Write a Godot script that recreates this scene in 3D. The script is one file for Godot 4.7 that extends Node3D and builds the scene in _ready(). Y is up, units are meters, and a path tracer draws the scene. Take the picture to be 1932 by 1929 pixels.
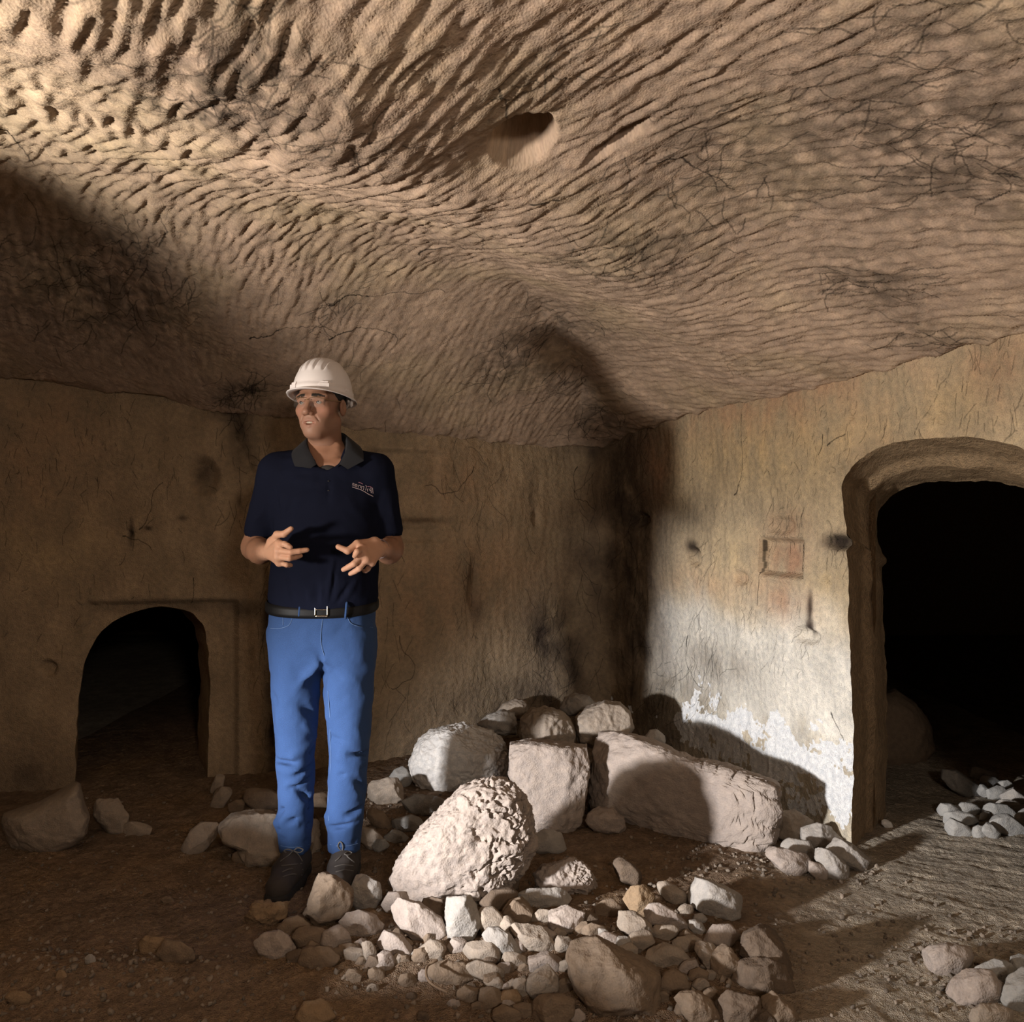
extends Node3D
# A rock-cut underground chamber: chiselled ceiling, two low arched doorways, fallen blocks and rubble, a man in a white hard hat.

const FOCAL := 1600.0
const EYE := 1.32
const CX := 966.0
const CY := 964.5

var rng := RandomNumberGenerator.new()
var soft: FastNoiseLite
var rough: FastNoiseLite
var fine: FastNoiseLite
var M := {}
var plan := PackedVector2Array()      # the walls' line on the ground, densely sampled (x, z)
var plan_s := PackedFloat32Array()
var plan_n := PackedVector2Array()    # towards the room
var used := {}

func _ready():
	# camera, dark surroundings, two unseen lamps and an added fill lamp, exposure
	var cam := Camera3D.new()
	cam.name = "camera"
	cam.position = Vector3(0, EYE, 0)
	cam.fov = rad_to_deg(2.0 * atan(964.5 / FOCAL))
	cam.near = 0.02
	cam.far = 60.0
	add_child(cam)
	var env := Environment.new()
	env.background_mode = Environment.BG_COLOR
	env.background_color = Color(0, 0, 0)
	env.tonemap_mode = Environment.TONE_MAPPER_LINEAR
	env.tonemap_exposure = 1.0
	env.sdfgi_enabled = true
	env.ssao_enabled = true
	env.ssil_enabled = true
	var we := WorldEnvironment.new()
	we.name = "surroundings"
	we.environment = env
	add_child(we)
	spot("unseen_warm_light", UNSEEN_WARM_LAMP, WARM_AIM, Color(1.0, 0.955, 0.90), 24.5, 53.0, 1.0, 0.16)  # unseen lamp, out of view at the left, lights the ceiling
	spot("unseen_white_light", UNSEEN_WHITE_LAMP, UNSEEN_WHITE_LAMP + dir_of(46.0, -16.0), Color(0.985, 0.985, 1.0), 33.0, 24.5, 0.8, 0.08)  # unseen lamp, out of view at the left, lights rocks and lower wall

	spot("added_fill_light", ADDED_FILL_LAMP, ADDED_FILL_AIM, Color(1.0, 0.93, 0.86), 3.2, 60.0, 0.8, 0.16)  # added fill behind the camera, lifts the dark walls and corner

	rng.seed = 20
	soft = noise(1, 1.0, 3)
	rough = noise(2, 1.0, 4)
	fine = noise(3, 1.0, 2)
	make_plan()
	materials()
	build_shell()
	build_rocks()
	build_person()
	build_small()

const WARM_AIM := Vector3(0.9, 2.95, -1.7)
const UNSEEN_WARM_LAMP := Vector3(-2.95, 0.98, -0.32)
const ADDED_FILL_LAMP := Vector3(0.75, 1.85, 1.15)
const ADDED_FILL_AIM := Vector3(-1.0, 0.7, -3.8)
const UNSEEN_WHITE_LAMP := Vector3(-2.30, 0.84, -0.70)

func dir_of(az: float, el: float) -> Vector3:
	var a := deg_to_rad(az)
	var e := deg_to_rad(el)
	return Vector3(sin(a) * cos(e), sin(e), -cos(a) * cos(e))

func spot(called: String, from: Vector3, to: Vector3, color: Color, energy: float, cone: float, blend: float, size: float):
	var l := SpotLight3D.new()
	l.name = called
	l.light_color = color
	l.light_energy = energy
	l.spot_angle = cone
	l.spot_angle_attenuation = blend
	l.spot_range = 20.0
	l.spot_attenuation = 2.0
	l.light_size = size
	l.shadow_enabled = true
	add_child(l)
	l.look_at_from_position(from, to, Vector3.UP)

func noise(s: int, freq: float, octaves: int) -> FastNoiseLite:
	var n := FastNoiseLite.new()
	n.seed = s
	n.noise_type = FastNoiseLite.TYPE_SIMPLEX_SMOOTH
	n.frequency = freq
	n.fractal_type = FastNoiseLite.FRACTAL_FBM
	n.fractal_octaves = octaves
	return n

func at(px: float, py: float, d: float) -> Vector3:
	return Vector3((px - CX) / FOCAL * d, EYE + (CY - py) / FOCAL * d, -d)

func numbered(called: String) -> String:
	var k: int = used.get(called, 0)
	used[called] = k + 1
	return called if k == 0 else "%s_%03d" % [called, k]

func tag(o: Node, label := "", category := "", group := "", kind := ""):
	if label: o.set_meta("label", label)
	if category: o.set_meta("category", category)
	if group: o.set_meta("group", group)
	if kind: o.set_meta("kind", kind)
	return o

func base(called: String, where := Vector3.ZERO) -> Node3D:
	var o := Node3D.new()
	o.name = numbered(called)
	o.position = where
	add_child(o, true)
	return o

func obj(called: String, mesh: Mesh, mat: Material, parent: Node = null) -> MeshInstance3D:
	var o := MeshInstance3D.new()
	o.mesh = mesh
	o.material_override = mat
	if parent == null or parent == self:
		o.name = numbered(called)
		add_child(o, true)
	else:
		o.name = called
		var k := 1
		while parent.has_node(NodePath(String(o.name))):
			o.name = "%s_%03d" % [called, k]
			k += 1
		parent.add_child(o, true)
	return o

func arrays_mesh(pos: PackedVector3Array, nor: PackedVector3Array, idx: PackedInt32Array, uv = null, uv2 = null, col = null) -> ArrayMesh:
	var a := []
	a.resize(Mesh.ARRAY_MAX)
	a[Mesh.ARRAY_VERTEX] = pos
	a[Mesh.ARRAY_NORMAL] = nor
	a[Mesh.ARRAY_INDEX] = idx
	if uv != null: a[Mesh.ARRAY_TEX_UV] = uv
	if uv2 != null: a[Mesh.ARRAY_TEX_UV2] = uv2
	if col != null: a[Mesh.ARRAY_COLOR] = col
	var m := ArrayMesh.new()
	m.add_surface_from_arrays(Mesh.PRIMITIVE_TRIANGLES, a)
	return m

func smooth_normals(pos: PackedVector3Array, idx: PackedInt32Array) -> PackedVector3Array:
	var n := PackedVector3Array()
	n.resize(pos.size())
	for t in range(0, idx.size(), 3):
		var a := idx[t]
		var b := idx[t + 1]
		var c := idx[t + 2]
		var f := (pos[c] - pos[a]).cross(pos[b] - pos[a])
		n[a] += f
		n[b] += f
		n[c] += f
	for i in n.size():
		n[i] = n[i].normalized()
	return n

# A grid of nu by nv points; the faces look to the side of toward(); dead points make holes.
func grid_mesh(pos: PackedVector3Array, nu: int, nv: int, toward: Vector3, uv = null, uv2 = null, dead = null, wrap_u := false, hide = null) -> ArrayMesh:
	var shown := PackedInt32Array()
	var hides: bool = hide != null
	var idx := PackedInt32Array()
	var mid := (nv / 2) * nu + nu / 2
	var flip := (pos[mid + 1] - pos[mid]).cross(pos[mid + nu] - pos[mid]).dot(toward - pos[mid]) > 0.0
	var holes: bool = dead != null
	var last := nu if wrap_u else nu - 1
	for j in nv - 1:
		for i in last:
			var i2 := (i + 1) % nu
			var a := j * nu + i
			var b := j * nu + i2
			var c := a + nu
			var d := b + nu
			if holes and (dead[a] or dead[b] or dead[c] or dead[d]):
				continue
			var q := [a, c, b, b, c, d] if flip else [a, b, c, b, d, c]
			idx.append_array(q)
			if hides and not hide[i]: shown.append_array(q)
	var nor := smooth_normals(pos, idx)
	return arrays_mesh(pos, nor, shown if hides else idx, uv, uv2)

# ---------------------------------------------------------------- plan of the walls
func make_plan():
	var k: Array[Vector2] = [Vector2(-3.9, -3.68), Vector2(-3.3, -3.78), Vector2(-2.415, -4.0), Vector2(-1.354, -4.2), Vector2(-0.472, -4.56), Vector2(0.05, -4.82), Vector2(0.30, -4.92),
		Vector2(0.49, -4.90), Vector2(0.65, -4.74), Vector2(0.914, -4.28), Vector2(1.344, -3.34), Vector2(1.62, -2.69), Vector2(2.08, -1.63), Vector2(2.52, -0.6), Vector2(2.9, 0.3), Vector2(3.2, 1.0)]
	var s := 0.0
	for i in range(1, k.size() - 2):
		for t in 40:
			var p := k[i].cubic_interpolate(k[i + 1], k[i - 1], k[i + 2], t / 40.0)
			if plan.size() > 0:
				s += plan[plan.size() - 1].distance_to(p)
			plan.append(p)
			plan_s.append(s)
	for i in plan.size():
		var d := (plan[mini(i + 1, plan.size() - 1)] - plan[maxi(i - 1, 0)]).normalized()
		plan_n.append(Vector2(-d.y, d.x) if Vector2(-d.y, d.x).dot(Vector2(0, -1.5) - plan[i]) > 0 else Vector2(d.y, -d.x))

func plan_at(s: float) -> Vector2:
	var i := clampi(plan_s.bsearch(s) - 1, 0, plan.size() - 2)
	return plan[i].lerp(plan[i + 1], (s - plan_s[i]) / (plan_s[i + 1] - plan_s[i]))

func plan_normal(s: float) -> Vector2:
	var i := clampi(plan_s.bsearch(s) - 1, 0, plan.size() - 2)
	return plan_n[i].lerp(plan_n[i + 1], (s - plan_s[i]) / (plan_s[i + 1] - plan_s[i])).normalized()

# where the sight line through a pixel meets the walls: (s, height)
func wall_hit(px: float, py: float) -> Vector2:
	var kx := (px - CX) / FOCAL
	for i in plan.size() - 1:
		var f0 := plan[i].x + kx * plan[i].y
		var f1 := plan[i + 1].x + kx * plan[i + 1].y
		if f0 <= 0.0 and f1 > 0.0:
			var t := f0 / (f0 - f1)
			var z := lerpf(plan[i].y, plan[i + 1].y, t)
			return Vector2(lerpf(plan_s[i], plan_s[i + 1], t), EYE + (CY - py) / FOCAL * -z)
	return Vector2(0, 0)

func nearest_plan(p: Vector2) -> Vector2:   # (distance, s)
	var best := 1e9
	var bi := 0
	for i in range(0, plan.size(), 2):
		var d := p.distance_squared_to(plan[i])
		if d < best:
			best = d
			bi = i
	return Vector2(sqrt(best), plan_s[bi])

func sstep(a: float, b: float, x: float) -> float:
	var t := clampf((x - a) / (b - a), 0.0, 1.0)
	return t * t * (3.0 - 2.0 * t)

func bump(x: float, y: float, cx: float, cy: float, rx: float, ry: float) -> float:
	var dx := (x - cx) / rx
	var dy := (y - cy) / ry
	return exp(-(dx * dx + dy * dy))

# ---------------------------------------------------------------- materials and textures
func bytes_image(w: int, h: int, data: PackedByteArray) -> Image:
	return Image.create_from_data(w, h, false, Image.FORMAT_RGB8, data)

func tile_maps():
	# one seamless stone grain: colour about white, and a relief
	var n := noise(11, 0.022, 5)
	var a := n.get_seamless_image(1024, 1024)
	var n2 := noise(12, 0.11, 3)
	var b := n2.get_seamless_image(1024, 1024)
	var n3 := noise(13, 0.045, 3)
	n3.fractal_type = FastNoiseLite.FRACTAL_RIDGED
	var c := n3.get_seamless_image(1024, 1024)
	a.convert(Image.FORMAT_L8)
	b.convert(Image.FORMAT_L8)
	c.convert(Image.FORMAT_L8)
	var da := a.get_data()
	var db := b.get_data()
	var dc := c.get_data()
	var col := PackedByteArray()
	var hei := PackedByteArray()
	col.resize(1024 * 1024 * 3)
	hei.resize(1024 * 1024)
	for i in 1024 * 1024:
		var v := da[i]
		var w := db[i]
		var r := dc[i]
		var k := 228 + (v - 128) / 6 + (w - 128) / 7
		if r > 232: k -= (r - 232) * 2
		k = clampi(k, 0, 255)
		col[i * 3] = k
		col[i * 3 + 1] = clampi(k - (v - 128) / 40, 0, 255)
		col[i * 3 + 2] = clampi(k - (v - 128) / 20, 0, 255)
		var h := 128 + (v - 128) / 2 + (w - 128) / 3
		if r > 222: h -= (r - 222)
		hei[i] = clampi(h, 0, 255)
	M.tile = ImageTexture.create_from_image(bytes_image(1024, 1024, col))
	M.relief = ImageTexture.create_from_image(Image.create_from_data(1024, 1024, false, Image.FORMAT_L8, hei))
	# finer, pitted relief for rocks
	var n4 := noise(14, 0.03, 4)
	n4.noise_type = FastNoiseLite.TYPE_CELLULAR
	n4.cellular_return_type = FastNoiseLite.RETURN_DISTANCE
	var e := n4.get_seamless_image(512, 512)
	e.convert(Image.FORMAT_L8)
	M.pits = ImageTexture.create_from_image(e)

func stone(color: Color, relief := 1.0, scale := 1.6, called := "") -> StandardMaterial3D:
	var m := StandardMaterial3D.new()
	m.albedo_color = color
	m.albedo_texture = M.tile
	m.heightmap_enabled = true
	m.heightmap_texture = M.relief
	m.heightmap_scale = relief
	m.uv1_triplanar = true
	m.uv1_scale = Vector3.ONE * scale
	m.roughness = 0.95
	m.metallic_specular = 0.25
	return m

func plain(color: Color, roughness := 0.7, metallic := 0.0) -> StandardMaterial3D:
	var m := StandardMaterial3D.new()
	m.albedo_color = color
	m.roughness = roughness
	m.metallic = metallic
	return m

func surface_material(map: Texture2D, relief: float, scale: float) -> StandardMaterial3D:
	var m := StandardMaterial3D.new()
	m.albedo_texture = M.tile
	m.heightmap_enabled = true
	m.heightmap_texture = M.relief
	m.heightmap_scale = relief
	m.uv1_scale = Vector3.ONE * scale
	m.detail_enabled = true
	m.detail_albedo = map
	m.detail_blend_mode = BaseMaterial3D.BLEND_MODE_MUL
	m.detail_uv_layer = BaseMaterial3D.DETAIL_UV_2
	m.roughness = 0.96
	m.metallic_specular = 0.2
	return m

func materials():
	tile_maps()
	M.pale = stone(Color(0.625, 0.595, 0.56), 0.55, 1.1)
	M.pinkish = stone(Color(0.63, 0.575, 0.53), 0.6, 1.1)
	M.beam_lit_stone = stone(Color(0.80, 0.775, 0.745), 0.6, 1.1)  # lighter stone, beam brightness on the white boulder put into the colour
	M.tan = stone(Color(0.60, 0.545, 0.485), 0.5, 1.3)
	M.brown = stone(Color(0.50, 0.43, 0.36), 0.5, 1.3)
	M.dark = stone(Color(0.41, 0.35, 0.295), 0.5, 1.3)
	M.ochre = stone(Color(0.55, 0.46, 0.36), 0.6, 1.6)
	M.grey = stone(Color(0.60, 0.585, 0.56), 0.5, 1.3)
	M.rock = stone(Color(0.62, 0.53, 0.42), 1.0, 1.2)
	M.rock.uv1_world_triplanar = true

# paint a wandering dark line into an RGB8 map
func crack(data: PackedByteArray, w: int, h: int, x: float, y: float, ang: float, length: float, wide: float, dark: float, wander: float):
	var n := int(length)
	for k in n:
		var t := 1.0 - float(k) / n
		var r := maxf(0.5, wide * t)
		ang += rng.randfn(0.0, wander)
		x += cos(ang)
		y += sin(ang)
		var x0 := int(x - r)
		var y0 := int(y - r)
		var span := int(2.0 * r) + 1
		for yy in range(y0, y0 + span):
			if yy < 0 or yy >= h: continue
			for xx in range(x0, x0 + span):
				if xx < 0 or xx >= w: continue
				var o := (yy * w + xx) * 3
				data[o] = int(data[o] * dark)
				data[o + 1] = int(data[o + 1] * dark)
				data[o + 2] = int(data[o + 2] * dark)
	return Vector3(x, y, ang)

func crack_patch(data: PackedByteArray, w: int, h: int, x: float, y: float, rx: float, ry: float, turn: float, count: int, length: float, ang: float, spread: float, wide := 1.6, dark := 0.8):
	for k in count:
		var r := sqrt(rng.randf())
		var a := rng.randf() * TAU
		var dx := cos(a) * r * rx
		var dy := sin(a) * r * ry
		crack(data, w, h, x + dx * cos(turn) - dy * sin(turn), y + dx * sin(turn) + dy * cos(turn), ang + rng.randfn(0, spread) + (PI if rng.randf() < 0.5 else 0.0), length * rng.randf_range(0.4, 1.5), wide * rng.randf_range(0.6, 1.1), minf(dark + 0.05, 0.92), 0.075)

# ---------------------------------------------------------------- the rock shell
var join_s := PackedFloat32Array()    # height of the wall's top edge along the walls
var join_y := PackedFloat32Array()
var cx_lo := -2.75
var cx_hi := 1.95
var cz_lo := -5.15
var cz_hi := -1.05

func join_at(s: float) -> float:
	if s <= join_s[0]: return join_y[0]
	for i in range(1, join_s.size()):
		if s <= join_s[i]:
			return lerpf(join_y[i - 1], join_y[i], sstep(join_s[i - 1], join_s[i], s))
	return join_y[join_y.size() - 1]

func ceil_base(x: float, z: float) -> float:
	var w := nearest_plan(Vector2(x, z))
	var j := join_at(w.y)
	var t := clampf(w.x / 1.55, 0.0, 1.0)
	var c := j + (2.36 - j) * sin(t * PI / 2) + 0.06 * soft.get_noise_2d(x * 0.55, z * 0.55) * t
	# the low keel that runs back from over the lamp side
	var d := Vector2(1.05, -1.28).normalized()
	var p := Vector2(x + 0.68, z + 1.66)
	var off := p.dot(Vector2(-d.y, d.x)) + 0.06 * soft.get_noise_1d(p.dot(d) * 1.2)   # positive: away from the lamp
	var along := p.dot(d)
	var fade := sstep(3.0, 1.4, along) * sstep(-1.6, -0.3, along)
	c -= fade * 0.19 * exp(-pow(off / (0.58 if off < 0.0 else 0.38), 2.0))
	# hollow in the dark corner of the vault
	c += 0.10 * exp(-(pow((x + 1.75) / 0.45, 2.0) + pow((z + 3.05) / 0.5, 2.0)))
	return c

func floor_base(x: float, z: float) -> float:
	var y := 0.018 * soft.get_noise_2d(x * 0.8, z * 0.8) + 0.005 * rough.get_noise_2d(x * 5.0, z * 5.0)
	y += 0.06 * exp(-(pow((x + 0.05) / 0.60, 2.0) + pow((z + 2.62) / 0.36, 2.0)))
	y += 0.05 * exp(-(pow((x - 0.45) / 0.40, 2.0) + pow((z + 2.35) / 0.35, 2.0)))
	y += 0.08 * exp(-(pow((x - 0.15) / 0.55, 2.0) + pow((z + 4.45) / 0.45, 2.0)))
	y += 0.04 * exp(-(pow((x + 0.62) / 0.35, 2.0) + pow((z + 3.75) / 0.35, 2.0)))
	y += 0.03 * exp(-(pow((x + 1.15) / 0.45, 2.0) + pow((z + 2.42) / 0.10, 2.0)))
	return y

func floor_hit(px: float, py: float) -> float:   # depth at which the sight line meets the floor
	var d := 1.6
	while d < 9.0:
		var p := at(px, py, d)
		if p.y <= floor_base(p.x, p.z): return d
		d += 0.01
	return d

func ceil_hit(px: float, py: float) -> Vector2:
	var d := 0.8
	while d < 5.6:
		var p := at(px, py, d)
		if p.y >= ceil_base(p.x, p.z): return Vector2(p.x, p.z)
		d += 0.02
	return Vector2(0, -5)

func steps(lo: float, hi: float, fine_lo: float, fine_hi: float, small: float, large: float) -> PackedFloat32Array:
	var a := PackedFloat32Array()
	var v := lo
	while v < hi - 1e-5:
		a.append(v)
		v += small if v >= fine_lo - 1e-5 and v < fine_hi - 1e-5 else minf(large, fine_lo - v if v < fine_lo - 1e-5 else hi)
	a.append(hi)
	return a

# cut one chisel stroke into a height grid of square cells: a groove with one steep and one easy side
func stroke(g: PackedFloat32Array, w: int, h: int, cell: float, x: float, y: float, ang: float, length: float, wide: float, depth: float, sense: float):
	var c := cos(ang)
	var s := sin(ang)
	var hl := length * 0.5
	var ex := (absf(c) * hl + absf(s) * wide * 1.6) / cell
	var ey := (absf(s) * hl + absf(c) * wide * 1.6) / cell
	var gx := x / cell
	var gy := y / cell
	var bend := rng.randf_range(-0.35, 0.35) / length
	for j in range(maxi(0, int(gy - ey)), mini(h, int(gy + ey) + 2)):
		var dy := (j - gy) * cell
		for i in range(maxi(0, int(gx - ex)), mini(w, int(gx + ex) + 2)):
			var dx := (i - gx) * cell
			var v := (dx * c + dy * s) / hl
			if v < -1.0 or v > 1.0: continue
			var u := (-dx * s + dy * c - bend * v * v * hl * hl) / wide * sense
			if u < -0.45 or u > 1.5: continue
			var k := (1.0 - v * v)
			var p := (u + 0.45) / 0.45 if u < 0.0 else 1.0 - u / 1.5
			var dep := depth * k * p * p
			var o := j * w + i
			if g[o] < dep: g[o] = dep

func soften(g: PackedFloat32Array, w: int, h: int) -> PackedFloat32Array:
	var a := g.duplicate()
	for j in h:
		for i in range(j * w + 1, j * w + w - 1):
			a[i] = (g[i - 1] + 2.0 * g[i] + g[i + 1]) * 0.25
	var b := a.duplicate()
	for i in range(w, w * h - w):
		b[i] = (a[i - w] + 2.0 * a[i] + a[i + w]) * 0.25
	return b

func sample(g: PackedFloat32Array, w: int, h: int, fx: float, fy: float) -> float:
	var x := clampf(fx, 0.0, w - 1.001)
	var y := clampf(fy, 0.0, h - 1.001)
	var i := int(x)
	var j := int(y)
	var a := x - i
	var b := y - j
	var o := j * w + i
	return lerpf(lerpf(g[o], g[o + 1], a), lerpf(g[o + w], g[o + w + 1], a), b)

func build_shell():
	for p in [[-150, 700], [0, 718], [240, 748], [450, 790], [800, 830], [1000, 848], [1110, 852], [1210, 818], [1300, 790], [1450, 758], [1600, 722], [1932, 640]]:
		var w := wall_hit(p[0], p[1])
		join_s.append(w.x)
		join_y.append(w.y)
	build_ceiling()
	build_walls()
	build_floor()
	build_chambers()
	var f := Field.new()  # unseen rock spur out of view, placed to shade the heap and boots
	f.egg(Vector3(-1.74, 0.22, -1.70), Vector3(0.26, 0.36, 0.2), 0.12)
	f.egg(Vector3(-1.52, 0.16, -1.54), Vector3(0.22, 0.36, 0.2), 0.12)
	f.egg(Vector3(-1.33, 0.20, -1.26), Vector3(0.23, 0.385, 0.25), 0.08)
	f.egg(Vector3(-1.22, 0.16, -1.02), Vector3(0.2, 0.33, 0.25), 0.1)
	f.grain = rough
	f.grain_freq = 4.0
	f.grain_size = 0.05
	f.slack = 0.05
	# an unseen pier out of view, placed to darken the left wall and ceiling
	var pier := Field.new()
	pier.cone(Vector3(-3.0, -0.2, -1.80), Vector3(-3.0, 2.6, -1.74), 0.50, 0.62, 0.1)
	pier.cone(Vector3(-2.62, -0.2, -1.72), Vector3(-2.60, 2.6, -1.70), 0.34, 0.40, 0.2)
	pier.cone(Vector3(-3.7, -0.2, -1.80), Vector3(-3.7, 2.6, -1.74), 0.55, 0.7, 0.1)
	pier.grain = rough
	pier.grain_freq = 3.0
	pier.grain_size = 0.05
	pier.slack = 0.05
	var pp := PackedVector3Array()
	var pi := PackedInt32Array()
	pier.mesh_into(Vector3(-4.2, -0.3, -2.6), Vector3(-2.0, 2.7, -1.0), 0.04, pp, pi)
	tag(obj("unseen_rock_pier", finish(pp, pi), M.rock), "unseen rock pier out of view, shading the side wall and ceiling", "", "", "structure")
	var pos := PackedVector3Array()
	var idx := PackedInt32Array()
	f.mesh_into(Vector3(-2.2, -0.2, -2.1), Vector3(-0.9, 0.7, -0.7), 0.025, pos, idx)
	tag(obj("unseen_rock_spur", finish(pos, idx), M.rock), "unseen low spur of rock, out of view, shading the heap and boots", "", "", "structure")

func build_ceiling():
	var cell := 0.0075
	var xs := steps(-3.95, 3.25, cx_lo, cx_hi, cell, 0.12)
	var zs := steps(-5.6, 2.2, cz_lo, cz_hi, cell, 0.12)
	var gw := int((cx_hi - cx_lo) / cell) + 2
	var gh := int((cz_hi - cz_lo) / cell) + 2
	var g := PackedFloat32Array()
	g.resize(gw * gh)
	# chisel strokes, longer and deeper over the lamp side, fine and combed towards the far wall
	for k in 13000:
		var x := rng.randf() * (cx_hi - cx_lo)
		var z := rng.randf() * (cz_hi - cz_lo)
		var wx := x + cx_lo
		var wz := z + cz_lo
		var big := sstep(0.7, -0.6, wx) * sstep(-4.2, -2.2, wz)
		if rng.randf() < 0.5 * big: continue
		var far := sstep(-2.6, -4.2, wz)
		var ang := deg_to_rad(49.0 - 8.0 * sstep(0.0, 1.5, wx) + 16.0 * sstep(-2.4, -4.0, wz) * sstep(0.9, -0.2, wx)) + 0.38 * soft.get_noise_2d(wx * 0.8 + 30.0, wz * 0.8) + rng.randfn(0, 0.10)
		var length := rng.randf_range(0.13, 0.24) * lerpf(1.0, 1.25, big)
		var wide := lerpf(0.0145, 0.0225, big) * rng.randf_range(0.8, 1.25) * lerpf(1.0, 0.8, far)
		var depth := lerpf(0.0145, 0.0225, big) * rng.randf_range(0.55, 1.25) * lerpf(1.0, 0.75, far)
		depth *= lerpf(0.45, 1.0, sstep(-0.3, 0.1, rough.get_noise_2d(wx * 0.9, wz * 0.9) + 0.12 + 0.3 * big))
		stroke(g, gw, gh, cell, x, z, ang, length, wide, depth, -1.0)
	var eased := soften(g, gw, gh)
	for j in gh:
		var k := sstep(-3.0, -2.1, cz_lo + j * cell) * 0.4 + 0.25
		for i in gw: g[j * gw + i] = lerpf(g[j * gw + i], eased[j * gw + i], k)
	var hole := ceil_hit(985, 285)
	var slot := ceil_hit(1165, 268)
	var dim := ceil_hit(935, 305)
	var coarse := PackedFloat32Array()
	var cw := 92
	var ch := 100
	for j in ch:
		for i in cw:
			coarse.append(ceil_base(-3.95 + i * 0.08, -5.6 + j * 0.08))
	var pos := PackedVector3Array()
	var uv := PackedVector2Array()
	var uv2 := PackedVector2Array()
	for z in zs:
		for x in xs:
			var y := sample(coarse, cw, ch, (x + 3.95) / 0.08, (z + 5.6) / 0.08)
			if x > cx_lo and x < cx_hi and z > cz_lo and z < cz_hi:
				var cut := sample(g, gw, gh, (x - cx_lo) / cell, (z - cz_lo) / cell)
				var near_hole := bump(x, z, dim.x, dim.y, 0.16, 0.15)
				var big := sstep(0.8, -0.8, x) * sstep(-3.6, -1.9, z)
				y += cut * (1.0 - near_hole) + (0.004 + 0.004 * big) * rough.get_noise_2d(x * 7.0, z * 7.0) + 0.0022 * rough.get_noise_2d(x * 28.0, z * 28.0)
				y += 0.05 * near_hole
				y += 0.13 * sstep(1.25, 0.8, Vector2((x - hole.x) / 0.075, (z - hole.y) / 0.10).length())
				var sd := Vector2(x - slot.x, z - slot.y).rotated(-0.75)
				y += 0.035 * sstep(1.3, 0.6, Vector2(sd.x / 0.10, sd.y / 0.02).length())
			pos.append(Vector3(x, y, z))
			uv.append(Vector2(x, z))
			uv2.append(Vector2((x - cx_lo) / (cx_hi - cx_lo), (z - cz_lo) / (cz_hi - cz_lo)))
	M.ceiling = surface_material(ceiling_map(), 0.38, 1.1)
	var o := obj("ceiling", grid_mesh(pos, xs.size(), zs.size(), Vector3(0, 0, -2), uv, uv2), M.ceiling)
	tag(o, "low vaulted rock ceiling covered in slanting chisel marks", "", "", "structure")

func upscale(data: PackedByteArray, w: int, h: int, w2: int, h2: int) -> PackedByteArray:
	var im := bytes_image(w, h, data)
	im.resize(w2, h2, Image.INTERPOLATE_CUBIC)
	return im.get_data()

func put3(data: PackedByteArray, o: int, c: Color):
	data[o] = clampi(int(c.r * 255.0), 0, 255)
	data[o + 1] = clampi(int(c.g * 255.0), 0, 255)
	data[o + 2] = clampi(int(c.b * 255.0), 0, 255)

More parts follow.
